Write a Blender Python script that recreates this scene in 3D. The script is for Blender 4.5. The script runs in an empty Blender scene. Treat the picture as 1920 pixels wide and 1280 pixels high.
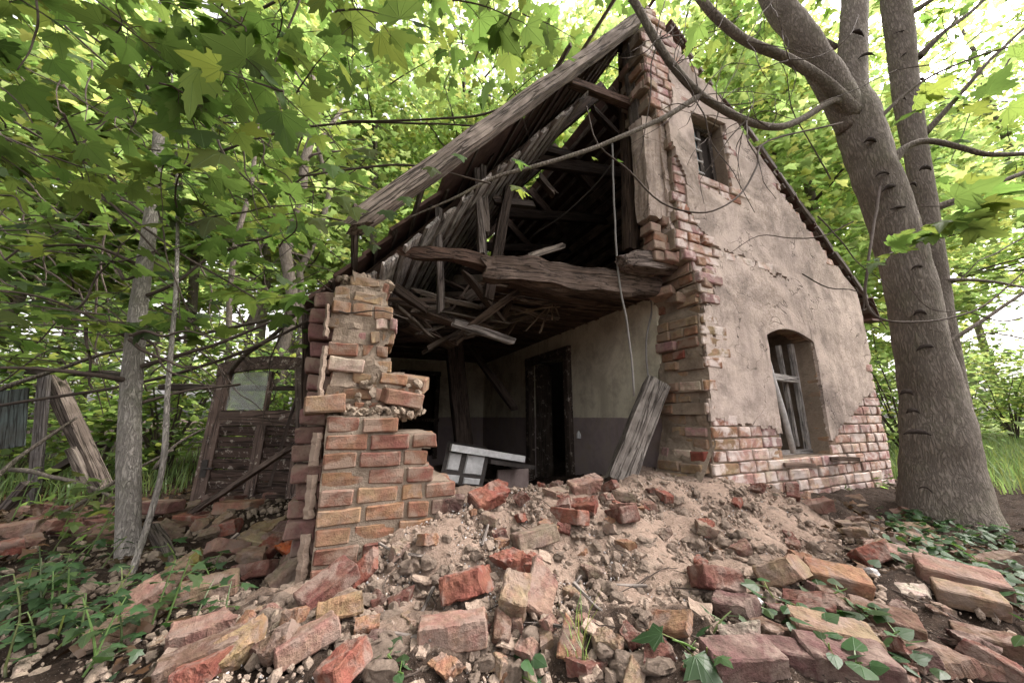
import bpy, bmesh, math, random
import numpy as np
from mathutils import Vector, Matrix, Euler, noise as mnoise

random.seed(11)
NR = np.random.default_rng(5)
SC = bpy.context.scene
COL = SC.collection
R = math.radians

# ------------------------------------------------------------------ camera
CAM = Vector((.095, -1.63, .68))
cd = bpy.data.cameras.new('camera')
cam = bpy.data.objects.new('camera', cd)
COL.objects.link(cam)
cam.location = CAM
cam.rotation_euler = (R(90 + 12), 0, R(-24))
cd.sensor_width = 36
cd.lens = 661 / 1920 * 36
cd.clip_start = .02
cd.clip_end = 600
SC.camera = cam

# ------------------------------------------------------------------ light
SUN_AZ, SUN_EL = 98, 50          # degrees from +Y towards +X, elevation
world = bpy.data.worlds.new('World')
SC.world = world
world.use_nodes = True
wn = world.node_tree
wn.nodes.clear()
sky = wn.nodes.new('ShaderNodeTexSky')
sky.sky_type = 'NISHITA'
sky.sun_disc = False
sky.sun_elevation = R(SUN_EL)
sky.sun_rotation = R(SUN_AZ)
sky.air_density = 1.5
sky.dust_density = 6
hsv = wn.nodes.new('ShaderNodeHueSaturation')
hsv.inputs['Saturation'].default_value = .12
bg = wn.nodes.new('ShaderNodeBackground')
bg.inputs['Strength'].default_value = .15
wo = wn.nodes.new('ShaderNodeOutputWorld')
wn.links.new(sky.outputs[0], hsv.inputs['Color'])
tint = wn.nodes.new('ShaderNodeMix'); tint.data_type = 'RGBA'; tint.blend_type = 'MULTIPLY'
tint.inputs[0].default_value = 1; tint.inputs[7].default_value = (1, .95, .945, 1)
wn.links.new(hsv.outputs[0], tint.inputs[6])
wn.links.new(tint.outputs[2], bg.inputs['Color'])
wn.links.new(bg.outputs[0], wo.inputs['Surface'])
sl = bpy.data.lights.new('sun', 'SUN')
sl.energy = 1.5
sl.angle = R(22)
sl.color = (1, .93, .87)
so = bpy.data.objects.new('sun', sl)
COL.objects.link(so)
sd = Vector((math.sin(R(SUN_AZ)) * math.cos(R(SUN_EL)), math.cos(R(SUN_AZ)) * math.cos(R(SUN_EL)), math.sin(R(SUN_EL))))
so.rotation_euler = sd.to_track_quat('Z', 'Y').to_euler()
SC.view_settings.view_transform = 'Standard'
SC.view_settings.look = 'None'
SC.view_settings.gamma = 1
SC.view_settings.use_curve_mapping = False
SC.view_settings.exposure = 2.05
SC.cycles.use_denoising = True
SC.cycles.max_bounces = 10
SC.cycles.diffuse_bounces = 7
SC.cycles.transmission_bounces = 6
SC.cycles.sample_clamp_indirect = 8

# ------------------------------------------------------------------ measuring helpers
_h = Vector((math.sin(R(24)), math.cos(R(24)), 0))
_r = Vector((math.cos(R(24)), -math.sin(R(24)), 0))
_F = _h * math.cos(R(12)) + Vector((0, 0, math.sin(R(12))))
_U = -_h * math.sin(R(12)) + Vector((0, 0, math.cos(R(12))))

def ray(px, py): return _F * 661 + _r * (px - 960) + _U * (640 - py)
def at(px, py, d):
    """the place seen at a point of the photograph, d metres ahead"""
    q = ray(px, py); return CAM + q * (d / q.dot(_h))
def on(px, py, ax, val):
    q = ray(px, py); return CAM + q * ((val - CAM[ax]) / q[ax])
def ahead(p): return (Vector(p) - CAM).dot(_F)

# ------------------------------------------------------------------ noise
_L = NR.random((64, 64, 64)).astype(np.float32)
def vn(x, y, z=0.0):
    x, y, z = np.broadcast_arrays(np.asarray(x, float), np.asarray(y, float), np.asarray(z, float))
    xi, yi, zi = np.floor(x).astype(int), np.floor(y).astype(int), np.floor(z).astype(int)
    fx, fy, fz = x - xi, y - yi, z - zi
    fx, fy, fz = [t * t * (3 - 2 * t) for t in (fx, fy, fz)]
    o = 0
    for a in (0, 1):
        for b in (0, 1):
            for c in (0, 1):
                o = o + _L[(xi + a) & 63, (yi + b) & 63, (zi + c) & 63] * (fx if a else 1 - fx) * (fy if b else 1 - fy) * (fz if c else 1 - fz)
    return o * 2 - 1
def fbm(x, y, z=0.0, n=4):
    s, a = 0, 1.
    for i in range(n):
        s = s + a * vn(np.asarray(x) * 2 ** i + 7 * i, np.asarray(y) * 2 ** i + 3 * i, np.asarray(z) * 2 ** i)
        a *= .5
    return s

# ------------------------------------------------------------------ object helpers
def tag(o, label=None, cat=None, group=None, kind=None):
    if label: o['label'] = label
    if cat: o['category'] = cat
    if group: o['group'] = group
    if kind: o['kind'] = kind
    return o
def link(name, data, parent=None, mat=None):
    o = bpy.data.objects.new(name, data)
    COL.objects.link(o)
    if parent is not None: o.parent = parent
    if mat is not None and data is not None and not data.materials: data.materials.append(mat)
    return o
def empty(name, loc=(0, 0, 0)):
    o = bpy.data.objects.new(name, None)
    COL.objects.link(o); o.location = loc; o.empty_display_size = .1
    return o
def put(o, M):
    """world matrix M for an object under unrotated empties"""
    p = o.parent; off = Vector((0, 0, 0))
    while p is not None:
        off += p.location; p = p.parent
    o.matrix_basis = Matrix.Translation(-off) @ M
def fast(name, V, T, mat=None, parent=None, smooth=False, uv=None):
    V = np.asarray(V, np.float32); T = np.asarray(T, np.int32)
    n = T.shape[1]
    me = bpy.data.meshes.new(name)
    me.vertices.add(len(V)); me.vertices.foreach_set('co', V.ravel())
    me.loops.add(T.size); me.loops.foreach_set('vertex_index', T.ravel())
    me.polygons.add(len(T))
    me.polygons.foreach_set('loop_start', np.arange(0, T.size, n, dtype=np.int32))
    me.polygons.foreach_set('loop_total', np.full(len(T), n, np.int32))
    if uv is not None:
        l = me.uv_layers.new(name='uv')
        l.data.foreach_set('uv', np.asarray(uv, np.float32)[T.ravel()].ravel())
    me.polygons.foreach_set('use_smooth', np.full(len(T), smooth))
    me.update(calc_edges=True)
    me.validate()
    o = link(name, me, parent, mat)
    if parent is not None: put(o, Matrix())
    return o
def pyd(name, V, F, mat=None, parent=None, smooth=False):
    me = bpy.data.meshes.new(name)
    me.from_pydata([tuple(v) for v in V], [], F)
    if smooth: me.polygons.foreach_set('use_smooth', [True] * len(me.polygons))
    me.update()
    o = link(name, me, parent, mat)
    if parent is not None: put(o, Matrix())
    return o
class MB:
    def __init__(s): s.V, s.F = [], []
    def add(s, V, F):
        n = len(s.V); s.V += [tuple(v) for v in V]; s.F += [tuple(i + n for i in f) for f in F]
    def box(s, a, b):
        (x0, y0, z0), (x1, y1, z1) = a, b
        s.add([(x0, y0, z0), (x1, y0, z0), (x1, y1, z0), (x0, y1, z0), (x0, y0, z1), (x1, y0, z1), (x1, y1, z1), (x0, y1, z1)],
              [(3, 2, 1, 0), (4, 5, 6, 7), (0, 1, 5, 4), (1, 2, 6, 5), (2, 3, 7, 6), (3, 0, 4, 7)])
    def tube(s, P, r, sides=7, jit=0.):
        V, F = tube(P, r, sides, jit); s.add(V, F)
    def build(s, name, mat, parent=None, smooth=False): return pyd(name, s.V, s.F, mat, parent, smooth)
def tube(P, r, sides=8, jit=0., flare=None):
    P = [Vector(p) for p in P]
    if not isinstance(r, (list, tuple, np.ndarray)): r = [r] * len(P)
    V, F = [], []
    t0 = (P[1] - P[0]).normalized()
    n = t0.orthogonal().normalized()
    for i, p in enumerate(P):
        t = (P[min(i + 1, len(P) - 1)] - P[max(i - 1, 0)]).normalized()
        n = (n - t * n.dot(t)).normalized()
        b = t.cross(n)
        for k in range(sides):
            a = 2 * math.pi * k / sides
            q = 1 + jit * (mnoise.noise(p * 7 + Vector((math.cos(a), math.sin(a), 0)) * 1.3))
            V.append(p + (n * math.cos(a) + b * math.sin(a)) * r[i] * q)
    m = len(P)
    for i in range(m - 1):
        for k in range(sides):
            k2 = (k + 1) % sides
            F.append((i * sides + k, i * sides + k2, (i + 1) * sides + k2, (i + 1) * sides + k))
    V += [P[0], P[-1]]
    for k in range(sides):
        k2 = (k + 1) % sides
        F.append((len(V) - 2, k2, k)); F.append((len(V) - 1, (m - 1) * sides + k, (m - 1) * sides + k2))
    return V, F
def curve(pts, n=24):
    """points along a smooth line through pts"""
    P = [Vector(p) for p in pts]
    P = [P[0] * 2 - P[1]] + P + [P[-1] * 2 - P[-2]]
    out = []
    segs = len(P) - 3
    per = max(2, n // segs)
    for i in range(segs):
        a, b, c, d = P[i:i + 4]
        for k in range(per):
            t = k / per
            out.append(.5 * ((2 * b) + (c - a) * t + (2 * a - 5 * b + 4 * c - d) * t * t + (3 * b - a - 3 * c + d) * t ** 3))
    out.append(P[-2])
    return out
def lerps(vals, n):
    return list(np.interp(np.linspace(0, 1, n), np.linspace(0, 1, len(vals)), vals))
def wob(P, a, f=3.):
    return [p + Vector(mnoise.noise_vector(p * f)) * a * (0 if i in (0,) else 1) for i, p in enumerate(P)]

# ------------------------------------------------------------------ materials
def new_mat(name):
    m = bpy.data.materials.new(name); m.use_nodes = True
    nt = m.node_tree; nt.nodes.clear()
    out = nt.nodes.new('ShaderNodeOutputMaterial')
    return m, nt, out
class N:
    def __init__(s, nt): s.nt = nt
    def n(s, t, **kw):
        x = s.nt.nodes.new(t)
        for k, v in kw.items(): setattr(x, k, v)
        return x
    def l(s, a, b): s.nt.links.new(a, b)
    def noise(s, vec, scale, detail=5, rough=.6, dist=0):
        x = s.n('ShaderNodeTexNoise'); x.inputs['Scale'].default_value = scale; x.inputs['Detail'].default_value = detail
        x.inputs['Roughness'].default_value = rough; x.inputs['Distortion'].default_value = dist
        if vec is not None: s.l(vec, x.inputs['Vector'])
        return x.outputs[0]
    def ramp(s, f, stops):
        x = s.n('ShaderNodeValToRGB'); e = x.color_ramp.elements
        while len(e) < len(stops): e.new(.5)
        for i, (p, c) in enumerate(stops):
            e[i].position = p
            e[i].color = (c, c, c, 1) if not isinstance(c, tuple) else c + (1,)
        s.l(f, x.inputs[0]); return x.outputs[0]
    def mix(s, f, a, b, mode='MIX'):
        x = s.n('ShaderNodeMix', data_type='RGBA', blend_type=mode)
        for v, i in ((f, 0), (a, 6), (b, 7)):
            if isinstance(v, (int, float)): x.inputs[i].default_value = v
            elif isinstance(v, tuple): x.inputs[i].default_value = v + (1,)
            else: s.l(v, x.inputs[i])
        return x.outputs[2]
    def math(s, op, a, b=None):
        x = s.n('ShaderNodeMath', operation=op)
        for i, v in enumerate((a, b)):
            if v is None: continue
            if isinstance(v, (int, float)): x.inputs[i].default_value = v
            else: s.l(v, x.inputs[i])
        return x.outputs[0]
    def coord(s, kind='Object', scale=None, shift_random=False):
        tc = s.n('ShaderNodeTexCoord').outputs[kind]
        if shift_random:
            oi = s.n('ShaderNodeObjectInfo')
            v = s.n('ShaderNodeVectorMath', operation='SCALE'); s.l(oi.outputs['Random'], v.inputs['Scale'])
            v.inputs[0].default_value = (37, 91, 53)
            a = s.n('ShaderNodeVectorMath', operation='ADD'); s.l(tc, a.inputs[0]); s.l(v.outputs[0], a.inputs[1]); tc = a.outputs[0]
        if scale:
            m = s.n('ShaderNodeVectorMath', operation='MULTIPLY'); s.l(tc, m.inputs[0]); m.inputs[1].default_value = scale; tc = m.outputs[0]
        return tc
    def bsdf(s, out, col, rough=.9, bump=None, bstr=.5, bdist=.01, spec=.25):
        b = s.n('ShaderNodeBsdfPrincipled')
        if isinstance(col, tuple): b.inputs['Base Color'].default_value = col + (1,)
        else: s.l(col, b.inputs['Base Color'])
        b.inputs['Roughness'].default_value = rough
        b.inputs['Specular IOR Level'].default_value = spec
        if bump is not None:
            bp = s.n('ShaderNodeBump'); bp.inputs['Strength'].default_value = bstr; bp.inputs['Distance'].default_value = bdist
            s.l(bump, bp.inputs['Height']); s.l(bp.outputs[0], b.inputs['Normal'])
        s.l(b.outputs[0], out.inputs['Surface'])
        return b
def brick_mat(name, dust=.45, dustcol=(.30, .235, .19), thr=.5):
    m, nt, out = new_mat(name); g = N(nt)
    c = g.coord('Object', shift_random=True)
    oc = g.n('ShaderNodeObjectInfo').outputs['Color']
    n1 = g.noise(c, 22, 6, .65); n2 = g.noise(c, 9, 5, .6, .5); n3 = g.noise(c, 140, 3, .6)
    v = g.ramp(n1, [(.25, .55), (.5, .95), (.8, 1.35)])
    col = g.mix(1., oc, v, 'MULTIPLY')
    hue = g.ramp(g.noise(c, 13, 3), [(.35, (1, .8, .8)), (.62, (1.05, 1.1, .95))])
    col = g.mix(.8, col, hue, 'MULTIPLY')
    col = g.mix(g.math('MULTIPLY', g.ramp(n3, [(.58, 0.), (.7, 1.)]), .5), col, (.05, .035, .03))
    col = g.mix(g.math('MULTIPLY', g.ramp(n2, [(thr, 0.), (thr + .13, 1.)]), dust), col, dustcol)
    h = g.math('ADD', g.math('MULTIPLY', n1, .6), g.math('MULTIPLY', n3, .35))
    g.bsdf(out, col, .95, h, .7, .012, .1)
    return m
def wood_mat(name, dark=.35, rough=.85, paint=None, moss=0.):
    m, nt, out = new_mat(name); g = N(nt)
    c = g.coord('Object', (3, 62, 62), True)
    c2 = g.coord('Object', None, True)
    oc = g.n('ShaderNodeObjectInfo').outputs['Color']
    n1 = g.noise(c, 1.6, 6, .65, .6); n2 = g.noise(c2, 7, 4); n3 = g.noise(c, 6, 4, .7)
    v = g.ramp(n1, [(.3, dark), (.5, .9), (.75, 1.3)])
    col = g.mix(1., oc, v, 'MULTIPLY')
    col = g.mix(g.math('MULTIPLY', g.ramp(n2, [(.42, 1.), (.6, 0.)]), .45), col, (.05, .035, .028))
    ck = g.ramp(g.math('ABSOLUTE', g.math('SUBTRACT', g.noise(g.coord('Object', (1.5, 30, 30), True), 1.1, 3, .5), .5)), [(.0, 1.), (.035, 0.)])
    col = g.mix(g.math('MULTIPLY', ck, .8), col, (.02, .015, .012))
    if moss: col = g.mix(g.math('MULTIPLY', g.ramp(g.noise(c2, 5, 5), [(.5, 0.), (.65, 1.)]), moss), col, (.09, .10, .04))
    if paint:
        p = g.ramp(g.noise(c2, 16, 8, .75), [(.57, 0.), (.61, 1.)])
        col = g.mix(p, col, paint)
    h = g.math('SUBTRACT', g.math('ADD', g.math('MULTIPLY', n1, .7), g.math('MULTIPLY', n3, .4)), ck)
    g.bsdf(out, col, rough, h, .9, .012, .2)
    return m
def plaster_mat(name, cols, stain=(.20, .16, .14), bump=.5, two=None, cracks=False):
    m, nt, out = new_mat(name); g = N(nt)
    c = g.coord('Object')
    n0 = g.noise(c, 1.7, 5, .6, .4); n1 = g.noise(c, 5, 7, .7, .3); n2 = g.noise(c, 60, 4, .65); n3 = g.noise(c, 240, 2)
    col = g.mix(g.ramp(n0, [(.35, 0.), (.65, 1.)]), cols[0], cols[1])
    if two:
        z = g.n('ShaderNodeSeparateXYZ'); g.l(c, z.inputs[0])
        zz = g.math('ADD', z.outputs[2], g.math('MULTIPLY', g.noise(c, 14, 3), .012))
        col = g.mix(g.math('LESS_THAN', zz, two[0]), col, g.mix(g.ramp(n1, [(.4, 0.), (.62, 1.)]), two[1], two[2]))
    col = g.mix(g.math('MULTIPLY', g.ramp(n1, [(.48, 0.), (.72, 1.)]), .75), col, stain)
    big = g.noise(c, 2.3, 6, .72, .6)
    col = g.mix(g.math('MULTIPLY', g.ramp(big, [(.5, 0.), (.62, 1.)]), .6 if cracks else .3), col, tuple(x * .8 for x in stain))
    streak = g.noise(g.coord('Object', (9, 9, .8)), 1.2, 5, .6)
    col = g.mix(g.math('MULTIPLY', g.ramp(streak, [(.52, 0.), (.75, 1.)]), .45), col, stain)
    col = g.mix(g.math('MULTIPLY', g.ramp(n2, [(.56, 0.), (.72, 1.)]), .35), col, tuple(x * .55 for x in cols[0]))
    ck = None
    if cracks:
        ck = g.ramp(g.math('ABSOLUTE', g.math('SUBTRACT', g.noise(c, 1.9, 5, .55, .8), .5)), [(.0, 1.), (.0045, 0.)])
        ck = g.math('MULTIPLY', ck, g.ramp(g.noise(c, 1.3, 2), [(.42, 0.), (.55, 1.)]))
        col = g.mix(g.math('MULTIPLY', ck, .85), col, (.05, .04, .035))
        rough_ = g.ramp(g.noise(c, 1.1, 3, .5), [(.5, 0.), (.62, 1.)])
        col = g.mix(g.math('MULTIPLY', g.math('MULTIPLY', rough_, g.ramp(g.noise(c, 38, 5, .75), [(.45, 0.), (.6, 1.)])), .55), col, (.23, .175, .14))
    h = g.math('ADD', g.math('MULTIPLY', n2, .6), g.math('ADD', g.math('MULTIPLY', n1, .8), g.math('MULTIPLY', n3, .15)))
    if ck is not None: h = g.math('SUBTRACT', h, g.math('MULTIPLY', ck, 1.5))
    g.bsdf(out, col, .95, h, bump, .015, .1)
    return m
def plain_mat(name, col, rough=.8, scale=30, var=.35, bump=.4, spec=.2, metal=0.):
    m, nt, out = new_mat(name); g = N(nt)
    c = g.coord('Object', None, True)
    n = g.noise(c, scale, 6, .65)
    cc = g.mix(1., col, g.ramp(n, [(.25, 1 - var), (.75, 1 + var)]), 'MULTIPLY')
    b = g.bsdf(out, cc, rough, n, bump, .01, spec)
    b.inputs['Metallic'].default_value = metal
    return m
def bark_mat(name, c0, c1, scale=1., moss=.3, mosscol=(.10, .12, .05)):
    m, nt, out = new_mat(name); g = N(nt)
    c = g.coord('Object', (46 * scale, 46 * scale, 9 * scale))
    c2 = g.coord('Object')
    na = g.noise(c, 1.25, 3, .55, .5)
    crack = g.ramp(g.math('ABSOLUTE', g.math('SUBTRACT', na, .5)), [(.0, 0.), (.10, 1.)])
    crack = g.math('MULTIPLY', crack, g.ramp(g.noise(c, 2.9, 3, .6), [(.28, .35), (.5, 1.)]))
    n2 = g.noise(c2, 3, 5); n3 = g.noise(c2, 26, 5, .7)
    col = g.mix(g.ramp(n2, [(.35, 0.), (.65, 1.)]), c0, c1)
    col = g.mix(g.math('MULTIPLY', g.math('SUBTRACT', 1., crack), .6), col, tuple(x * .4 for x in c0))
    col = g.mix(g.ramp(n3, [(.3, .35), (.55, 0.)]), col, tuple(x * .5 for x in c0))
    col = g.mix(g.math('MULTIPLY', g.ramp(g.noise(c2, 4.5, 6, .7), [(.5, 0.), (.68, 1.)]), moss), col, mosscol)
    h = g.math('ADD', g.math('MULTIPLY', crack, .7), g.math('MULTIPLY', n3, .5))
    g.bsdf(out, col, .92, h, .9, .012, .15)
    return m
def leaf_mat(name, refl, trans, spread=.35, veins=False, tmix=.55, gloss=.06, yellow=.25):
    m, nt, out = new_mat(name); g = N(nt)
    rnd = g.n('ShaderNodeNewGeometry').outputs['Random Per Island']
    oi = g.n('ShaderNodeObjectInfo').outputs['Random']
    rr = g.math('FRACT', g.math('ADD', rnd, g.math('MULTIPLY', oi, 7.31)))
    val = g.ramp(rr, [(0., 1 - spread), (1., 1 + spread)])
    yel = g.ramp(g.math('FRACT', g.math('MULTIPLY', rr, 13.7)), [(0., (.85, 1., .9)), (.6, (1., 1., 1.)), (1., (1 + yellow, 1.0, .8))])
    a = g.mix(1., g.mix(1., refl, val, 'MULTIPLY'), yel, 'MULTIPLY')
    b = g.mix(1., g.mix(1., trans, val, 'MULTIPLY'), yel, 'MULTIPLY')
    nrm = None
    if veins:
        tc = g.n('ShaderNodeTexCoord').outputs['UV']
        s = g.n('ShaderNodeSeparateXYZ'); g.l(tc, s.inputs[0])
        x = g.math('ABSOLUTE', s.outputs[0]); y = s.outputs[1]
        ds = [x]
        for dx, dy in ((.83, .56), (1., .02), (.45, .9)):
            ds.append(g.math('ABSOLUTE', g.math('SUBTRACT', g.math('MULTIPLY', x, dy), g.math('MULTIPLY', y, dx))))
        d = g.math('MINIMUM', g.math('MINIMUM', ds[0], ds[1]), g.math('MINIMUM', ds[2], g.math('ADD', ds[3], .006)))
        vm = g.ramp(d, [(.004, 1.), (.016, 0.)])
        a = g.mix(g.math('MULTIPLY', vm, .5), a, tuple(min(1, q * 2.2) for q in refl))
        b = g.mix(g.math('MULTIPLY', vm, .5), b, tuple(q * .55 for q in trans))
        bp = g.n('ShaderNodeBump'); bp.inputs['Strength'].default_value = .4; bp.inputs['Distance'].default_value = .004
        g.l(vm, bp.inputs['Height']); nrm = bp.outputs[0]
    df = g.n('ShaderNodeBsdfDiffuse'); tr = g.n('ShaderNodeBsdfTranslucent'); gl = g.n('ShaderNodeBsdfGlossy')
    gl.inputs['Roughness'].default_value = .5
    g.l(a, df.inputs[0]); g.l(b, tr.inputs[0])
    if nrm is not None:
        for q in (df, tr, gl): g.l(nrm, q.inputs['Normal'])
    m1 = g.n('ShaderNodeMixShader'); m1.inputs[0].default_value = tmix
    g.l(df.outputs[0], m1.inputs[1]); g.l(tr.outputs[0], m1.inputs[2])
    m2 = g.n('ShaderNodeMixShader'); m2.inputs[0].default_value = gloss
    g.l(m1.outputs[0], m2.inputs[1]); g.l(gl.outputs[0], m2.inputs[2])
    g.l(m2.outputs[0], out.inputs['Surface'])
    return m
def ground_mat():
    m, nt, out = new_mat('earth'); g = N(nt)
    c = g.coord('Object')
    n1 = g.noise(c, 3.2, 6, .6, .3); n2 = g.noise(c, 30, 6, .7); n3 = g.noise(c, 160, 3, .7)
    s = g.n('ShaderNodeSeparateXYZ'); g.l(c, s.inputs[0])
    sand = g.mix(g.ramp(n2, [(.3, 0.), (.7, 1.)]), (.21, .152, .118), (.35, .262, .207))
    soil = g.mix(g.ramp(n2, [(.35, 0.), (.65, 1.)]), (.018, .013, .010), (.062, .044, .034))
    # the sandy heap of fallen mortar lies in and before the breach
    dx = g.math('DIVIDE', g.math('SUBTRACT', s.outputs[0], 1.35), 1.55)
    dy = g.math('DIVIDE', g.math('SUBTRACT', s.outputs[1], .0), .78)
    d = g.math('ADD', g.math('MULTIPLY', dx, dx), g.math('MULTIPLY', dy, dy))
    d = g.math('ADD', d, g.math('MULTIPLY', g.math('SUBTRACT', n1, .5), 1.6))
    col = g.mix(g.ramp(d, [(.75, 1.), (1.25, 0.)]), soil, sand)
    grit = g.ramp(n3, [(.62, 0.), (.7, 1.)])
    col = g.mix(g.math('MULTIPLY', grit, .5), col, (.42, .37, .33))
    col = g.mix(g.math('MULTIPLY', g.ramp(g.noise(c, 55, 4, .7), [(.3, 1.), (.45, 0.)]), .7), col, (.03, .02, .016))
    # meadow beyond the trees on the sunny side
    far = g.math('ADD', g.math('MULTIPLY', s.outputs[0], .9), g.math('MULTIPLY', n1, 2.))
    col = g.mix(g.ramp(g.math('DIVIDE', far, 10.), [(.62, 0.), (.72, 1.)]), col, (.13, .17, .05))
    h = g.math('ADD', g.math('MULTIPLY', n2, .7), g.math('MULTIPLY', n3, .4))
    g.bsdf(out, col, .97, h, 1., .02, .08)
    return m

M = {}
M['earth'] = ground_mat()
M['brick'] = brick_mat('brick', .75, (.25, .19, .15), .47)
M['brick_clean'] = brick_mat('loose_brick', .75, (.205, .155, .13), .48)
M['brick_white'] = brick_mat('limewashed_brick', .85, (.60, .52, .48), .46)
M['mortar'] = plaster_mat('mortar', [(.25, .195, .15), (.33, .27, .21)], (.12, .09, .07), .9)
M['plaster'] = plaster_mat('plaster', [(.58, .475, .41), (.46, .375, .33)], (.19, .155, .135), .6, cracks=True)
M['plaster_pink'] = plaster_mat('pink_plaster', [(.50, .395, .37), (.44, .35, .32)], (.28, .21, .19), .4)
M['plaster_in'] = plaster_mat('painted_plaster', [(.74, .70, .57), (.64, .60, .48)], (.30, .25, .19), .3,
                              two=(.675, (.30, .25, .255), (.40, .335, .34)))
M['wood'] = wood_mat('weathered_wood', .4)
M['rot'] = wood_mat('rotten_wood', .25, .95)
M['paintwood'] = wood_mat('peeling_painted_wood', .6, .7, (.42, .36, .31))
M['lime'] = plaster_mat('limewash', [(.34, .265, .21), (.25, .185, .145)], (.18, .125, .10), .9)
M['stone'] = plaster_mat('clod', [(.35, .275, .22), (.27, .21, .168)], (.18, .14, .11), .9)
M['white_enamel'] = plain_mat('dirty_white_enamel', (.55, .55, .55), .35, 25, .3, .15, .5)
M['iron'] = plain_mat('rusty_iron', (.05, .042, .038), .6, 40, .5, .3, .4)
M['dark'] = plain_mat('painted_darkness', (.035, .028, .024), .9, 12, .5, .4)  # near-black colour stands in for the shade beyond openings
M['tile'] = plain_mat('mossy_roof_tile', (.10, .06, .05), .9, 14, .55, .5)
M['cable'] = plain_mat('grey_cable', (.20, .19, .18), .6, 20, .2, .1)
M['pale_bar'] = plain_mat('pale_painted_iron', (.42, .40, .39), .6, 30, .35, .3, .4)
M['bark'] = bark_mat('maple_bark', (.175, .145, .12), (.27, .235, .20), 1., .22)
M['bark_smooth'] = bark_mat('smooth_bark', (.30, .275, .245), (.45, .42, .38), 1.3, .35)
M['twig'] = plain_mat('twig_bark', (.075, .058, .048), .85, 30, .4, .3)
M['scar'] = plain_mat('bark_scar', (.03, .022, .018), .95, 40, .4, .4)
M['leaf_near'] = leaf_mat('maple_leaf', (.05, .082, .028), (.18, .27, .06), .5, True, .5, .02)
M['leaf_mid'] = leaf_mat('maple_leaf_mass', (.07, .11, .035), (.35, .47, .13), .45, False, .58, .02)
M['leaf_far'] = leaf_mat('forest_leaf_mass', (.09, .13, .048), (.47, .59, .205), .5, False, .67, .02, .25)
M['leaf_low'] = leaf_mat('undergrowth_leaf', (.03, .065, .022), (.06, .125, .03), .45, True, .35, .04)
M['grass'] = leaf_mat('grass_blade', (.12, .18, .055), (.28, .38, .12), .4, False, .4, .05)
M['litter'] = leaf_mat('dead_leaf', (.08, .05, .03), (.05, .03, .015), .5, False, .2, .03)
m_, nt_, out_ = new_mat('old_glass'); g_ = N(nt_)
gl_ = g_.n('ShaderNodeBsdfPrincipled'); gl_.inputs['Base Color'].default_value = (.75, .78, .76, 1)
gl_.inputs['Roughness'].default_value = .22; gl_.inputs['Transmission Weight'].default_value = .75; gl_.inputs['IOR'].default_value = 1.05
g_.l(gl_.outputs[0], out_.inputs['Surface'])
M['glass'] = m_
m_, nt_, out_ = new_mat('dim_window_glass'); g_ = N(nt_)
gl_ = g_.n('ShaderNodeBsdfPrincipled'); gl_.inputs['Base Color'].default_value = (.26, .34, .36, 1)  # opaque panes; bluish sky reflection put into the base colour
gl_.inputs['Roughness'].default_value = .12; gl_.inputs['Specular IOR Level'].default_value = .8
g_.l(gl_.outputs[0], out_.inputs['Surface'])
M['dim_glass'] = m_

# ------------------------------------------------------------------ ground
CP = np.array([  # u, v, height
    (.5, -.8, 0), (-.7, -.2, -.02), (1.75, -1.2, 0), (.1, -1.6, -.02), (-2, -1, -.05), (0, -4, 0), (3, -3, 0),
    (.05, -.06, .09), (-.12, .1, .05), (.42, -.04, .24), (.6, -.02, .30), (.9, .05, .31), (1.25, .05, .32), (1.8, .05, .33), (2.2, -.02, .30),
    (.75, -.18, .17), (1.2, -.22, .2), (1.7, -.28, .2), (.35, -.35, .06), (.9, -.45, .08), (1.5, -.55, .10), (2.1, -.6, .06),
    (.7, .35, .29), (1.2, .35, .26), (1.8, .35, .28), (2.05, .4, .29), (1, .8, .05), (1.8, .8, .06), (1.2, 1.6, -.08), (1.8, 2.6, -.12), (1, 3.6, -.1), (.5, .8, .1),
    (2.5, -.08, .24), (2.9, -.1, .13), (3.5, -.1, .08), (4.5, -.05, .07), (2.6, -.5, .08), (3.2, -.6, .0), (3.9, -.5, .0), (2.7, -1., -.02), (3.5, -1.2, -.04),
    (-.35, .5, .08), (-.3, 1.0, .16), (-.35, 1.7, .10), (-.9, .95, 0), (-1.07, 2.3, 0), (-.6, 2.2, .04), (-2, 2.5, .02), (-3, 2, 0), (-1.4, 1.6, .02),
    (5, 2, 0), (6, -2, -.05), (5, 6, 0), (-5, 6, 0), (0, 8, 0), (-6, 0, -.05), (8, 3, 0)])
def G(x, y):
    x = np.asarray(x, float); y = np.asarray(y, float)
    sh = x.shape; x = x.ravel(); y = y.ravel()
    o = np.empty(len(x))
    for i in range(0, len(x), 20000):
        a, b = x[i:i + 20000, None], y[i:i + 20000, None]
        w = 1 / (((a - CP[:, 0]) ** 2 + (b - CP[:, 1]) ** 2) + .015) ** 1.7
        o[i:i + 20000] = (w * CP[:, 2]).sum(1) / w.sum(1)
    o += .018 * vn(x * 3.1, y * 3.1, 3.) + .01 * vn(x * 8, y * 8, 5.)
    return o.reshape(sh)
def g1(x, y): return float(G(np.array([x]), np.array([y]))[0])
def gp(px, py):
    """the place on the ground seen at a point of the photograph"""
    q = ray(px, py).normalized(); t = .3; dt = .03
    for _ in range(900):
        p = CAM + q * t
        if p.z < g1(p.x, p.y): break
        t += dt
        if t > 3: dt = .08
    return CAM + q * (t - dt * .5)
xs = np.concatenate([-3.5 - np.geomspace(.1, 120, 34)[::-1], np.arange(-3.5, 5.5, .034), 5.5 + np.geomspace(.1, 120, 34)])
ys = np.concatenate([-2.6 - np.geomspace(.1, 60, 28)[::-1], np.arange(-2.6, 3.2, .034), 3.2 + np.geomspace(.1, 140, 38)])
gx, gy = np.meshgrid(xs, ys)
gz = G(gx, gy)
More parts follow.
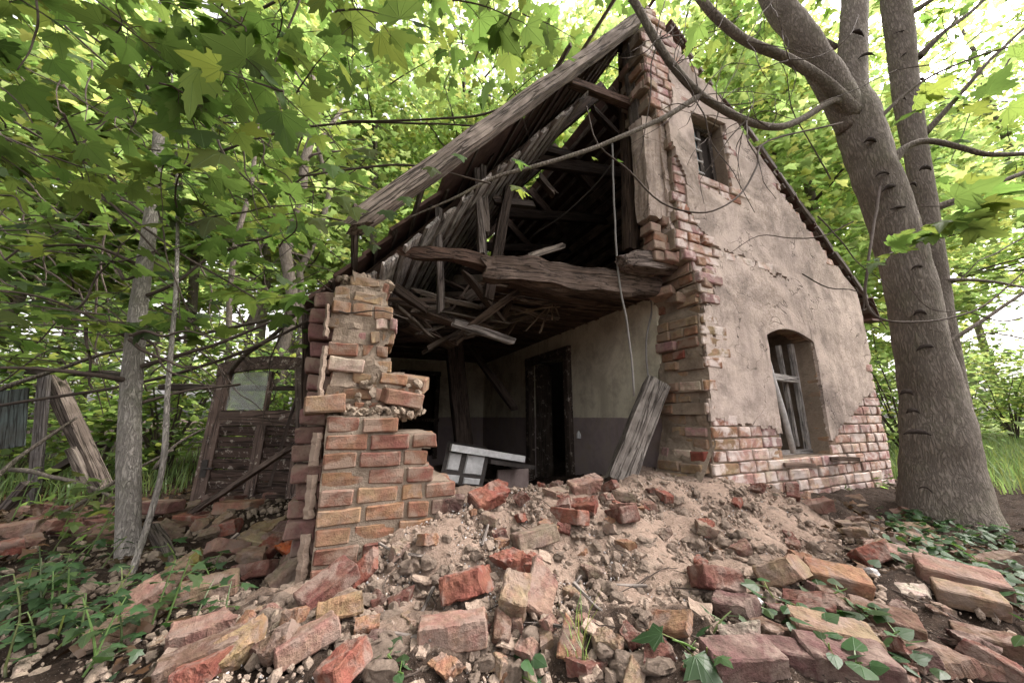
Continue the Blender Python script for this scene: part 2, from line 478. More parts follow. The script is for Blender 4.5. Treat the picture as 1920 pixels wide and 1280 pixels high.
near = np.clip(1.4 - np.hypot(gx - .9, gy) / 4, 0, 1)
gz += near * (.022 * fbm(gx * 9, gy * 9, 1., 4) + .012 * fbm(gx * 30, gy * 30, 2., 2))
gz += (1 - near) * .12 * fbm(gx * .4, gy * .4, 4., 3)
nx, ny = len(xs), len(ys)
ii = (np.arange(ny - 1)[:, None] * nx + np.arange(nx - 1)[None]).ravel()
gr = fast('ground', np.stack([gx.ravel(), gy.ravel(), gz.ravel()], 1), np.stack([ii, ii + 1, ii + nx + 1, ii + nx], 1), M['earth'], smooth=True)
tag(gr, kind='structure')

# ------------------------------------------------------------------ bricks and planks
def brick_mesh(seed, l, w, h, cuts=1, rough=.004, bev=.007, broken=0., fine=.03):
    rd = random.Random(seed)
    bm = bmesh.new()
    bmesh.ops.create_cube(bm, size=1)
    for v in bm.verts: v.co = Vector((v.co.x * l, v.co.y * w, v.co.z * h))
    bmesh.ops.bevel(bm, geom=bm.edges[:], offset=bev, segments=1, affect='EDGES')
    if broken:
        for k in range(1 if broken < .5 else 2):
            s = 1 if k == 0 else -1
            nrm = Vector((s, rd.uniform(-.6, .6), rd.uniform(-.6, .6))).normalized()
            r = bmesh.ops.bisect_plane(bm, geom=bm.verts[:] + bm.edges[:] + bm.faces[:], plane_co=Vector((s * l * rd.uniform(.12, .38), 0, 0)), plane_no=nrm, clear_outer=True)
            eg = [e for e in r['geom_cut'] if isinstance(e, bmesh.types.BMEdge)]
            bmesh.ops.contextual_create(bm, geom=eg)
    if cuts:
        for _ in range(cuts):
            es = [e for e in bm.edges if e.calc_length() > fine]
            bmesh.ops.subdivide_edges(bm, edges=es, cuts=1, use_grid_fill=True)
        bmesh.ops.triangulate(bm, faces=bm.faces[:])
    off = Vector((rd.random() * 50, rd.random() * 50, rd.random() * 50))
    for v in bm.verts:
        q = v.co + off
        v.co += Vector(mnoise.noise_vector(q * 14)) * rough * 1.6 + Vector(mnoise.noise_vector(q * 45)) * rough + (Vector(mnoise.noise_vector(q * 110)) * rough * .5 if fine < .03 else Vector())
        edge = (abs(v.co.x) > l * .4) + (abs(v.co.y) > w * .36) + (abs(v.co.z) > h * .33)
        if edge >= 2:
            v.co *= 1 - max(0, mnoise.noise(q * 9)) * rough * 9
    me = bpy.data.meshes.new('brick')
    bm.to_mesh(me); bm.free()
    return me
BL, BW, BH, PITCH = .245, .116, .066, .077
BH = .069
STR = [brick_mesh(i, BL, BW, BH, 1, .0036, .006) for i in range(8)]
HEA = [brick_mesh(20 + i, BW, BW, BH, 1, .0036, .006) for i in range(6)]
THR = [brick_mesh(40 + i, BL * .72, BW, BH, 1, .0036, .006) for i in range(6)]
for me in STR + HEA + THR: me.materials.append(M['brick'])
STRW = [m.copy() for m in STR]; HEAW = [m.copy() for m in HEA]; THRW = [m.copy() for m in THR]
for me in STRW + HEAW + THRW: me.materials.clear(); me.materials.append(M['brick_white'])
ORANGE = [(.235, .135, .09), (.255, .155, .10), (.205, .112, .08), (.265, .175, .12), (.185, .098, .075), (.165, .082, .066), (.235, .145, .10)]
PINK = [(.40, .27, .24), (.47, .36, .32), (.36, .23, .21), (.33, .22, .22), (.50, .41, .36), (.40, .26, .215), (.29, .18, .17), (.45, .32, .27)]
BUFF = [(.27, .195, .13), (.24, .165, .11), (.29, .215, .15), (.24, .14, .095), (.22, .115, .085)]
DARK = [(.10, .055, .05), (.085, .06, .06)]
def col(o, c, v=.12):
    k = 1 + random.uniform(-v, v)
    o.color = (c[0] * k, c[1] * k, c[2] * k, 1)
    return o
def lay(parent, name, me, x, y, z, rz=0., c=ORANGE, tilt=.02, sx=1., sz=1.):
    o = bpy.data.objects.new(name, me)
    COL.objects.link(o); o.parent = parent
    put(o, Matrix.Translation((x, y, z)) @ Euler((random.gauss(0, tilt), random.gauss(0, tilt), rz + random.gauss(0, tilt))).to_matrix().to_4x4() @ Matrix.Diagonal((sx, 1, sz, 1)))
    col(o, random.choice(c) if isinstance(c, list) else c)
    return o
def plank(name, p0, p1, w, t, mat, parent=None, c=(.2, .17, .15), roll=0., rough=.006, ragged=(0, 0), bend=0., seg=10, up=(0, 0, 1), taper=1., lump=0.):
    """a board or beam from p0 to p1, w across, t thick; its ends may be broken"""
    p0, p1 = Vector(p0), Vector(p1)
    X = (p1 - p0); L = X.length; X.normalize()
    Zv = Vector(up); Zv = (Zv - X * Zv.dot(X))
    if Zv.length < 1e-3: Zv = X.orthogonal()
    Zv.normalize(); Yv = Zv.cross(X)
    Mx = Matrix((X, Yv, Zv)).transposed().to_4x4()
    Mx.translation = p0
    Mx = Mx @ Matrix.Rotation(roll, 4, 'X')
    nw = 4 if w > .08 else 2
    nt = 3 if t > .08 else 1
    ring = [(-.5 + i / nw, -.5) for i in range(nw)] + [(.5, -.5 + i / nt) for i in range(nt)] + [(.5 - i / nw, .5) for i in range(nw)] + [(-.5, .5 - i / nt) for i in range(nt)]
    n = len(ring); off = Vector((random.random() * 90, random.random() * 90, 0))
    V, F = [], []
    for i in range(seg + 1):
        f = i / seg
        k = 1 + (taper - 1) * f + lump * mnoise.noise(Vector((f * L * 5, 2, 3)) + off)
        if lump and f < .12: k *= .55 + .45 * f / .12
        sag_ = lump * .12 * mnoise.noise(Vector((f * L * 2.5, 9, 3)) + off)
        for (a, b) in ring:
            x = f * L
            q = Vector((x * 4, a * w * 22, b * t * 22)) + off
            d = mnoise.noise_vector(q) * rough
            if i == 0: x += ragged[0] * mnoise.noise(Vector((a * 9, b * 5, 1)) + off)
            if i == seg: x += ragged[1] * mnoise.noise(Vector((a * 9, b * 5, 7)) + off)
            rnd = .93 if (abs(a) > .49 and abs(b) > .49) else 1
            V.append((x + d.x * .3, a * w * k * rnd + d.y, b * t * k * rnd + d.z + sag_ + bend * math.sin(f * math.pi)))
    for i in range(seg):
        for k in range(n):
            k2 = (k + 1) % n
            F.append((i * n + k, i * n + k2, (i + 1) * n + k2, (i + 1) * n + k))
    F.append(tuple(range(n))[::-1]); F.append(tuple(seg * n + k for k in range(n)))
    me = bpy.data.meshes.new(name); me.from_pydata(V, [], F); me.update()
    o = link(name, me, parent, mat)
    put(o, Mx)
    col(o, c)
    return o
GREYW = (.235, .20, .18); BROWNW = (.115, .078, .058); DARKW = (.06, .045, .037); PALEW = (.33, .29, .26)

# ------------------------------------------------------------------ brick pier at the left corner
pier = tag(empty('brick_pier', (.2, .15, .08)), 'tall ragged remnant of orange brick wall left of the collapsed opening', 'wall remnant')
core = MB()
rowr = {}
PZ = .055
# right end of every course of the lower pier, bottom course first
PP = .0695
ends = [.45, .45, .45, .44, .60, .61, .58, .55, .45, .42, .46, .29]
z = PZ - PP * 3
rd = random.Random(3)
for k, e in enumerate(ends):
    top = k >= len(ends) - 1
    core.box((.006, .003, z), (e - .03, .37, z + PP + .001))
    lean = 0
    x = 0.0
    hdr = k % 2
    if k >= 3:
        first = True
        while x < e - .04:
            L = (.135 if hdr else .17) if first else rd.choice([.10, .165, .17, .155])
            first = False
            L = min(L, e - x + .02)
            if e - x - L < .06 and L < .19: L = e - x
            base, nom = (THR, BL * .72) if L > .14 else (HEA, BW)
            c = ORANGE
            if x > .42: c = DARK if rd.random() < .5 else BUFF
            lay(pier, 'brick', rd.choice(base), x + L / 2, .050 + rd.gauss(0, .0045), z + PP / 2, 0, c, .016, (L - .014) / nom, rd.uniform(.84, .90))
            # the brick behind and the return face
            x += L
        lay(pier, 'brick', rd.choice(HEA), e - .055 + rd.gauss(0, .012), .19 + rd.gauss(0, .01), z + PP / 2, math.pi / 2, ORANGE, .02, 1., .88)
        lay(pier, 'brick', rd.choice(HEA), e - .06 + rd.gauss(0, .02), .315, z + PP / 2, math.pi / 2, ORANGE, .02, 1., .88)
    z += PP
zl = z                                              # top of the lower pier
core_low = core; core = MB()
# upper pier, set back: crumbling courses deep in mortar
up_end = [.38, .40, .31, .25, .245, .24, .25, .24, .22, .2]
k = 0
HP = .066
while z < 1.29:
    e = float(np.interp(z - zl, [0, .08, .15, .2, .4, .62], [.37, .40, .33, .255, .25, .205])) + rd.gauss(0, .014)
    x0 = -.005 - .004 * k + rd.gauss(0, .008)
    if z > 1.22: x0 += .06
    core.box((x0 + .014, .116, z), (e - .022, .37, z + HP + .001))
    x = x0
    while x < e - .04:
        L = rd.choice([.16, .14, .09, .10, .06]) * rd.uniform(.85, 1.1)
        L = min(L, e - x)
        base, nom = (THR, BL * .72) if L > .13 else (HEA, BW)
        if L > .04 and rd.random() < .9:
            pro = rd.choice([0, .004, .010, -.006, -.012, .016, .045 if rd.random() < .35 else .0])
            lay(pier, 'brick', rd.choice(base), x + L / 2, .166 - pro, z + HP / 2 + rd.gauss(0, .004), rd.gauss(0, .05), rd.choice([ORANGE, BUFF, BUFF, BUFF, PINK[3:]]), .06, (L - .012) / nom, rd.uniform(.68, .92))
        x += L
    if e > .1:
        lay(pier, 'brick', rd.choice(HEA), e - .06, .30, z + HP / 2, math.pi / 2, BUFF, .04)
    z += HP; k += 1
def rough_core(name, mb, mat, parent, amp=.012, cell=.035):
    o = mb.build(name, mat, parent)
    bm = bmesh.new(); bm.from_mesh(o.data)
    for _ in range(3):
        es = [e for e in bm.edges if e.calc_length() > cell * 1.6]
        if not es: break
        bmesh.ops.subdivide_edges(bm, edges=es, cuts=1, use_grid_fill=True)
    for v in bm.verts:
        q = v.co
        v.co = v.co + Vector(mnoise.noise_vector(q * 11)) * amp * .6 + Vector(mnoise.noise_vector(q * 33)) * amp * .6
    bm.to_mesh(o.data); bm.free()
    return o
rough_core('mortar_core', core_low, M['mortar'], pier, .006)
rough_core('mortar_core', core, M['mortar'], pier, .026)
# a skin of lime render still stands along the left edge of the pier
V, F = [], []
nz = 110
for i in range(nz + 1):
    t = i / nz; zz = .0 + 1.17 * t
    w = (.036 if zz < .62 else .022) + .006 * float(vn(zz * 4, .3)) + .004 * float(vn(zz * 60, 1.3)) - .02 * max(0, t - .55)
    xl = -.043 + .005 * float(vn(zz * 2.2, 8.)) + .004 * float(vn(zz * 55, 3.)) - .02 * max(0, t - .5)
    yy = .028 + .006 * float(vn(zz * 5, 5.)) + .004 * float(vn(zz * 37, 5.)) + .10 * max(0, zz - .60)
    for (x, y) in ((xl, yy + .05), (xl, yy), (xl + w * .5, yy - .012 + .006 * float(vn(zz * 31, 9.))), (xl + w, yy - .004), (xl + w, yy + .05)):
        V.append((x, y, zz))
for i in range(nz):
    if float(vn(i * .16, 12.)) > .42: continue
    for k in range(4): F.append((i * 5 + k, i * 5 + k + 1, i * 5 + k + 6, i * 5 + k + 5))
pyd('render_strip', V, F, M['lime'], pier)
# toothed brick ends of the long wall behind the strip
for i in range(16):
    zz = .06 + i * PITCH
    lay(pier, 'brick', rd.choice(HEA), -.055 + rd.gauss(0, .012), .25 + rd.gauss(0, .02), zz, 0, [(.20, .12, .115), (.26, .17, .15), (.17, .11, .10)], .04)
# mortar crumbs on the ledges
def lumps(n, seed):
    rl = random.Random(seed); out = []
    for i in range(n):
        bm = bmesh.new(); bmesh.ops.create_icosphere(bm, subdivisions=3, radius=1)
        off = Vector((rl.random() * 90, rl.random() * 90, rl.random() * 90))
        s = Vector((1, rl.uniform(.65, .95), rl.uniform(.5, .8)))
        for k in range(rl.randint(6, 10)):           # flat broken faces
            nrm = Vector((rl.gauss(0, 1), rl.gauss(0, 1), rl.gauss(0, 1))).normalized(); d = rl.uniform(.42, .8)
            for v in bm.verts:
                h = v.co.dot(nrm)
                if h > d: v.co -= nrm * (h - d)
        for v in bm.verts:
            v.co += Vector(mnoise.noise_vector(v.co * 1.6 + off)) * .25 + Vector(mnoise.noise_vector(v.co * 4 + off)) * .10 + Vector(mnoise.noise_vector(v.co * 11 + off)) * .05
            v.co = Vector((v.co.x * s.x, v.co.y * s.y, v.co.z * s.z))
        me = bpy.data.meshes.new('clod'); bm.to_mesh(me); bm.free()
        out.append(me)
    return out
LUMP = lumps(12, 4)
def scatter_mass(name, P, S, mat, parent=None, low=True):
    """many small stones as one mesh; P places, S sizes"""
    bm = bmesh.new(); bmesh.ops.create_icosphere(bm, subdivisions=1, radius=1)
    bm.verts.ensure_lookup_table()
    v0 = np.array([v.co for v in bm.verts]); t0 = np.array([[v.index for v in f.verts] for f in bm.faces]); bm.free()
    n = len(P)
    if low:
        a, b = np.unique(np.round(v0, 4), axis=0, return_inverse=True)
    Q = NR.normal(size=(n, 3, 3)); Q, _ = np.linalg.qr(Q)
    sc = np.stack([np.ones(n), NR.uniform(.55, 1, n), NR.uniform(.4, .85, n)], 1) * np.asarray(S)[:, None]
    V = v0[None] * (1 + NR.normal(0, .16, (n, len(v0), 1)))
    V = V * sc[:, None]
    V = np.einsum('nij,nkj->nki', Q, V) + np.asarray(P)[:, None]
    T = t0[None] + (np.arange(n) * len(v0))[:, None, None]
    return fast(name, V.reshape(-1, 3), T.reshape(-1, 3), mat, parent)
P, S = [], []
for i in range(420):
    a = rd.random()
    if a < .5: p = (rd.uniform(0, .3), rd.uniform(.01, .13), zl + rd.uniform(0, .035)); s = rd.uniform(.006, .022)
    elif a < .8: p = (rd.uniform(.1, .40), rd.uniform(.06, .26), zl + rd.uniform(.0, .14) * rd.random() + (.09 if rd.random() < .3 else 0)); s = rd.uniform(.008, .03)
    else: p = (rd.uniform(-.02, .22), rd.uniform(.14, .34), 1.30 + rd.uniform(0, .05)); s = rd.uniform(.01, .035)
    P.append(p); S.append(s)
tag(scatter_mass('mortar_crumbs', P, S, M['mortar'], pier), kind='stuff')
for (x, y, z, rz) in ((-.01, .04, zl + .045, .15), (.30, .10, zl + .085, .1), (.34, .17, zl + .16, -.2), (.22, .2, zl + .12, .4), (.13, .2, 1.315, .1)):
    lay(pier, 'brick', rd.choice(THR), x, y, z, rz, [(.19, .11, .085), (.24, .16, .11)], .12, .85 if x < 0 else 1.)

# ------------------------------------------------------------------ the ruined house
house = tag(empty('ruined_house', (2.3, 2.3, .05)), 'gabled brick house with peeling beige plaster and collapsed front corner', 'house')
ZR, UR = 4.0, 2.2
def zroof(u): return 1.34 + (u - 0) * (3.98 - 1.34) / UR if u < UR else 3.98 - (u - UR) * .905
def uright(z): return UR + (3.98 - z) / .905
def uleft(z):
    pts = [(-.2, 2.19), (.3, 2.2), (.62, 2.235), (1.0, 2.235), (1.42, 2.27), (1.50, 2.32), (1.56, 2.24), (1.70, 2.24), (1.78, 2.20), (1.84, 2.10), (1.9, 2.06), (2.0, 2.13), (2.9, 2.13), (3.0, 1.98), (3.2, 1.93), (3.6, 1.95), (4., 2.02)]
    return float(np.interp(z, [p[0] for p in pts], [p[1] for p in pts]))
WIN = (2.965, 3.59, .375, 1.30)          # the arched window
def arch(u): return 1.30 + .075 * (1 - ((u - 3.277) / .3125) ** 2)
AWIN = (2.40, 2.80, 2.52, 3.13)          # the small window under the roof
def hole(u, z, m=0.):
    if WIN[0] - m < u < WIN[1] + m and z > WIN[2] - m and z < arch(min(max(u, WIN[0]), WIN[1])) + m: return True
    return AWIN[0] - m < u < AWIN[1] + m and AWIN[2] - m < z < AWIN[3] + m
wall = MB()
TH = .38
k = 0
zb = -.23
rows = []
while zb < 3.95:
    zm = zb + PITCH / 2
    a = uleft(zm) + rd.gauss(0, .012) + (.022 if k % 2 else 0)
    b = min(4.50, uright(zb + PITCH) - .02)
    rows.append((zb, a, b))
    cuts = []
    if zm > WIN[2] and zm < 1.375:
        if zb < 1.30: cuts.append((WIN[0], WIN[1]))
        else:
            h = .3125 * math.sqrt(max(0, 1 - (zb - 1.30) / .075)); cuts.append((3.277 - h, 3.277 + h))
    if AWIN[2] < zm < AWIN[3]: cuts.append((AWIN[0], AWIN[1]))
    x = a
    back = TH if zm < 3.0 else .26
    for c in cuts:
        wall.box((x, .010, zb), (c[0], back, zb + PITCH)); x = c[1]
    if b > x + .02: wall.box((x, .010, zb), (b, back, zb + PITCH))
    zb += PITCH; k += 1
gw = wall.build('gable_wall', M['mortar'], house)
# render on the outside, with its ragged edges
def exposed(u, z):
    """how far (m) a place lies inside the area where the render has come off; below 0: still rendered"""
    n = .05 * float(vn(u * 4.2, z * 4.2, 1.)) + .03 * float(vn(u * 13, z * 13, 2.))
    bot = np.interp(u, [2.2, 2.35, 2.6, 2.85, 3.0, 3.55, 3.75, 4.0, 4.2, 4.5], [.66, .66, .66, .60, .55, .50, .58, .68, .78, .92])
    d = bot - z
    left = np.interp(z, [0, .6, 1.2, 1.44, 1.50, 1.60, 1.80, 1.90, 1.95, 2.05, 2.2, 2.44, 2.52, 2.6, 2.75, 2.95, 3.16, 3.5, 3.7, 4.],
                     [2.2, 2.26, 2.27, 2.30, 2.38, 2.44, 2.45, 2.56, 2.47, 2.38, 2.26, 2.28, 2.23, 2.17, 2.14, 2.14, 2.20, 2.24, 2.26, 2.30])
    d = max(d, left - u)
    if z < 1.3 and u > np.interp(z, [.5, .9, 1.15, 1.3], [4.3, 4.43, 4.45, 4.6]): d = max(d, .05)
    # round the attic window
    w = .06 + .02 * float(vn(z * 9, u * 9))
    if AWIN[2] - .09 < z < AWIN[3] + .02 and u > 2.6: d = max(d, AWIN[1] + w - u if u > AWIN[1] else .01)
    if AWIN[2] - .10 < z < AWIN[2] and AWIN[0] - .02 < u < AWIN[1] + .05: d = max(d, .03)
    # thin bands along the verge
    e = uright(z) - u
    if 2.1 < z < 2.75: d = max(d, .13 - e)
    if 3.5 < z: d = max(d, .14 - e)
    zc = 1.93 - (u - 2.68) * .17 + .035 * float(vn(u * 11, 3.)) + .012 * float(vn(u * 40, 5.))
    if 2.6 < u < 3.4 and abs(z - zc) < .017 - .008 * (u - 2.6): d = max(d, .02)
    # slots where iron ties were
    if math.hypot((u - 2.37) / .02, (z - 1.23) / .07) < 1: d = max(d, .05)
    return d + n * (.8 if d > -.2 else 0)
CELL = .018
us = np.arange(1.9, 4.55, CELL); zs = np.arange(-.05, 3.98, CELL)
idx = -np.ones((len(us), len(zs)), int); V = []; F = []
ok = np.zeros((len(us) - 1, len(zs) - 1), bool)
for i in range(len(us) - 1):
    for j in range(len(zs) - 1):
        u, z = us[i] + CELL / 2, zs[j] + CELL / 2
        if u < uleft(z) or u > 4.515 or us[i] > uright(zs[j]) - .03 or hole(u, z, -.004): continue
        if exposed(u, z) < 0: ok[i, j] = True
def vid(i, j, lay_):
    if lay_ == 0:
        if idx[i, j] < 0:
            u, z = us[i], zs[j]
            wob_ = Vector(mnoise.noise_vector(Vector((u * 37, z * 37, 0)))) * .008
            y = -.012 - .010 * float(vn(u * 2.1, z * 2.1, 7.)) - .004 * float(vn(u * 9, z * 9, 3.))
            zz = z + wob_.z
            if WIN[0] - .01 < u < WIN[1] + .01 and 1.27 < z:
                za = arch(min(max(u, WIN[0]), WIN[1]))
                if abs(z - za) < CELL * 1.05: zz = za - .004
            V.append((min(u + wob_.x, uright(z) - .02), y, zz)); idx[i, j] = len(V) - 1
        return idx[i, j]
bd = {}
for i in range(len(us) - 1):
    for j in range(len(zs) - 1):
        if not ok[i, j]: continue
        q = [vid(i, j, 0), vid(i + 1, j, 0), vid(i + 1, j + 1, 0), vid(i, j + 1, 0)]
        F.append(tuple(q))
        for (di, dj, a, b) in ((0, -1, 0, 1), (1, 0, 1, 2), (0, 1, 2, 3), (-1, 0, 3, 0)):
            i2, j2 = i + di, j + dj
            if not (0 <= i2 < ok.shape[0] and 0 <= j2 < ok.shape[1]) or not ok[i2, j2]:
                for s in (q[a], q[b]):
                    if s not in bd:
                        v = V[s]; V.append((v[0], .016, v[2])); bd[s] = len(V) - 1
                F.append((q[b], q[a], bd[q[a]], bd[q[b]]))
pl = pyd('plaster', V, F, M['plaster'], gw, smooth=False)
# bricks where the render is gone
cnt = 0
cand = []
for k, (zb, a, b) in enumerate(rows):
    zm = zb + PITCH / 2
    if zm < .0: continue
    x = a
    j = 0
    while x < b - .03:
        L = BW + .012 if (k % 2 == 0) == (rd.random() < .72) else BL + .012
        if rd.random() < .12: L = BL * .72
        L = min(L, b - x)
        if b - x - L < .05: L = b - x
        L = min(L, BL * 1.1)
        u = x + L / 2
        if L > .05:
            inh = hole(u, zm, .0)
            if not inh:
                lo, hi = u - L / 2, u + L / 2
                for c0, c1, z0, z1 in ((WIN[0], WIN[1], WIN[2], 1.37), (AWIN[0], AWIN[1], AWIN[2], AWIN[3])):
                    if z0 < zm < z1 and hi > c0 and lo < c1:
                        if u < c0: hi = c0
                        else: lo = c1
                LL = hi - lo
                ex = max(exposed(lo + .01, zm), exposed(u, zm), exposed(hi - .01, zm))
                if ex > .0 and LL > .045: cand.append((ex, (lo + hi) / 2, zm, LL, k))
        x += L
for ex, u, zm, L, k in cand:
    base, nom = (STRW, BL) if L > .2 else ((THRW, BL * .72) if L > .145 else (HEAW, BW))
    c = PINK
    if zm > 1.9: c = PINK + [(.28, .15, .11), (.30, .19, .14)]
    if u < 2.45 and zm < 1.5: c = BUFF
    y = .052 + rd.gauss(0, .004)
    if u < 2.45 and 1.4 < zm < 2.1: y -= rd.choice([0, .0, .0, .02])
    lay(gw, 'brick', rd.choice(base), u, y, zm, 0, c, .012, (L - .012) / nom, rd.uniform(.93, 1.02)); cnt += 1
print('gable bricks', cnt)
# the broken end of the wall, its courses running into the wall's thickness
for k, (zb, a, b) in enumerate(rows):
    zm = zb + PITCH / 2
    if zm < .2 or zm > 3.9: continue
    y = .02
    back = TH if zm < 3.0 else .26
    if 1.86 < zm < 2.98: continue
    while y < back - .04:
        L = rd.choice([BL, BW, BW, BL * .72]); L = min(L, back - y)
        base, nom = (STR, BL) if L > .2 else ((THR, BL * .72) if L > .145 else (HEA, BW))
        flare = .10 * max(0, .55 - zm) / .3
        bulge = .03 * float(vn(zm * 4, y * 5, 3.)) + rd.gauss(0, .010)
        c = BUFF + PINK[3:5] if zm < 1.7 else PINK + [(.28, .15, .10), (.30, .19, .14)]
        if rd.random() < .08: c = [(.20, .07, .055)]
        lay(gw, 'brick', rd.choice(base), a + .045 - flare + bulge + (.01 if zm > 3 else 0), y + L / 2, zm, math.pi / 2, c, .035, (L - .01) / nom, rd.uniform(.85, 1.)); cnt += 1
        y += L
# mortar that has run over the broken end
V, F = [], []
n1_, n2_ = 70, 20
for i in range(n1_ + 1):
    zz = .22 + 1.38 * i / n1_
    for j in range(n2_ + 1):
        yy = .0 + .40 * j / n2_
        fl = .12 * max(0, .5 - zz) / .3
        n = float(fbm(zz * 6, yy * 6, 4., 4))
        V.append((uleft(zz) + .006 - fl - .022 * n, yy + .01 * n, zz))
for i in range(n1_):
    for j in range(n2_):
        q = i * (n2_ + 1) + j; F.append((q, q + 1, q + n2_ + 2, q + n2_ + 1))
pyd('mortar_smear', V, F, M['mortar'], gw)
# plastered return of the gable above the breach
mb = MB(); mb.box((1.945, .06, 2.10), (2.12, .20, 2.95))
rough_core('plastered_return', mb, M['plaster'], house, .022, .02)
for k in range(5):                                       # bare bricks under the plastered return
    zz = 1.80 + k * .072; x0 = 1.96 + rd.gauss(0, .014)
    for q in range(2):
        lay(house, 'corbel_brick', HEA[(k + q) % 6], x0 + .05 + q * .1, .115 + rd.gauss(0, .012), zz, rd.gauss(0, .06), [(.25, .16, .13), (.30, .22, .19), (.27, .18, .16), (.24, .14, .10)], .06, rd.uniform(.8, 1.)) if k + q != 4 else None
mb = MB()
for i in range(30):
    z0 = 1.90 + i * .037; mb.box((2.10, .04 + .01 * float(vn(i * .4, 9.)), z0), (2.15, .3, z0 + .0371))
rough_core('plaster_edge', mb, M['plaster'], house, .01, .04)
for i, (x, y, z, r) in enumerate(((1.98, .17, 1.82, .1), (2.08, .1, 1.90, -.1), (2.20, .05, 1.83, .15), (2.27, .0, 1.78, .0), (2.0, .2, 1.745, .3), (2.16, .18, 1.60, .4), (2.24, .12, 1.55, 1.2), (2.3, -.01, 1.62, .1), (2.32, -.005, 1.545, -.1), (2.33, .0, 1.70, .1),
                                  (1.97, .02, 3.36, .15), (1.96, .0, 3.205, .1), (1.99, .0, 3.52, .1))):
    lay(house, 'corbel_brick', THR[i % 6], x + .04, y + .07, z, r + (math.pi / 2 if i % 2 else 0), [(.25, .15, .11), (.30, .21, .17), (.22, .12, .10), (.33, .25, .2)], .07)
# arched window: reveal, sill, frame, casements
win = MB()
win.box((WIN[0], .13, WIN[2] - .01), (WIN[1], .17, WIN[2] + .05))
wf = plank('window', (2.966, .15, .395), (3.588, .15, .395), .05, .05, M['paintwood'], house, (.60, .56, .53), rough=.002)
for nm, p0, p1, w_, t_ in (('frame', (2.985, .15, .42), (2.985, .15, 1.30), .05, .035), ('frame', (3.57, .15, .42), (3.57, .15, 1.30), .05, .035),
                           ('transom', (2.95, .10, 1.0), (3.50, .12, .98), .055, .05),
                           ('casement', (3.02, .18, .44), (3.01, .2, .93), .035, .03), ('casement', (3.38, .26, .44), (3.32, .24, .90), .045, .03),
                           ('casement', (3.01, .19, .93), (3.33, .24, .90), .045, .03), ('casement', (3.50, .19, .44), (3.42, .17, 1.28), .035, .03)):
    plank(nm, p0, p1, w_, t_, M['paintwood'], wf, (.60, .56, .53), rough=.002, up=(0, 1, 0))
V, F = tube(wob([Vector((3.045, .075, 1.27)), Vector((3.09, .065, .98)), Vector((3.14, .055, .7)), Vector((3.17, .04, .41))], .006, 5), .021, 8)
pyd('iron_pipe', V, F, M['pale_bar'], wf, True)
for xs_ in ((2.93, 3.12, .345), (3.52, 3.72, .36)):
    plank('sill_board', (xs_[0], .0, xs_[2]), (xs_[1], -.09, xs_[2] - .005), .07, .03, M['wood'], house, (.27, .19, .15), up=(0, 0, 1))
mb = MB(); mb.box((2.93, .0, .30), (3.63, .30, .352)); rough_core('window_sill', mb, M['mortar'], house, .012)
for (x0, x1) in ((2.945, 2.965), (3.59, 3.606)):          # worn brick reveals
    for j in range(12):
        zz = .41 + j * PITCH
        if zz > 1.30: break
        lay(gw, 'reveal_brick', HEA[j % 6], (x0 - .045) if x0 < 3 else x1 + .044, .075, zz, math.pi / 2, [(.30, .20, .13), (.27, .17, .11), (.33, .23, .16)], .015, 1.25)
mb = MB()
for j in range(14):
    a0, a1 = WIN[0] + .625 * j / 14, WIN[0] + .625 * (j + 1) / 14
    um = (a0 + a1) / 2
    lay(gw, 'arch_brick', HEA[j % 6], um, .075, arch(um) + .055, 0, BUFF, .02, .36, 1.5)
# attic window with glass
aw = plank('attic_window', (2.42, .1, 2.53), (2.78, .1, 2.53), .05, .04, M['paintwood'], house, (.10, .085, .075), rough=.002)
for p0, p1 in (((2.42, .1, 2.54), (2.42, .1, 3.12)), ((2.78, .12, 2.54), (2.78, .12, 3.12)), ((2.41, .1, 3.11), (2.79, .1, 3.11)), ((2.62, .11, 2.54), (2.62, .11, 3.11))):
    plank('frame', p0, p1, .045, .035, M['paintwood'], aw, (.10, .085, .075), rough=.002, up=(0, 1, 0))
for j in range(5):
    za = 2.56 + j * .11
    pyd('pane', [(2.43, .105, za), (2.615, .105, za), (2.615, .112, za + .105), (2.43, .112, za + .105)], [(0, 1, 2, 3)], M['dim_glass'], aw)
    plank('bar', (2.42, .095, za + .107), (2.63, .095, za + .107), .018, .016, M['pale_bar'], aw, PALEW, rough=.001, seg=2)
pyd('pane', [(2.63, .125, 2.55), (2.775, .125, 2.55), (2.775, .125, 3.1), (2.63, .125, 3.1)], [(0, 1, 2, 3)], M['dark'], aw)  # opaque near-black sheet, not glass
mb = MB()
for (a, b) in (((2.37, .02, 2.50), (2.83, .30, 2.52)), ((2.37, .02, 3.13), (2.83, .3, 3.15))):
    mb = MB(); mb.box(a, b); rough_core('attic_reveal', mb, M['mortar'], house, .006)
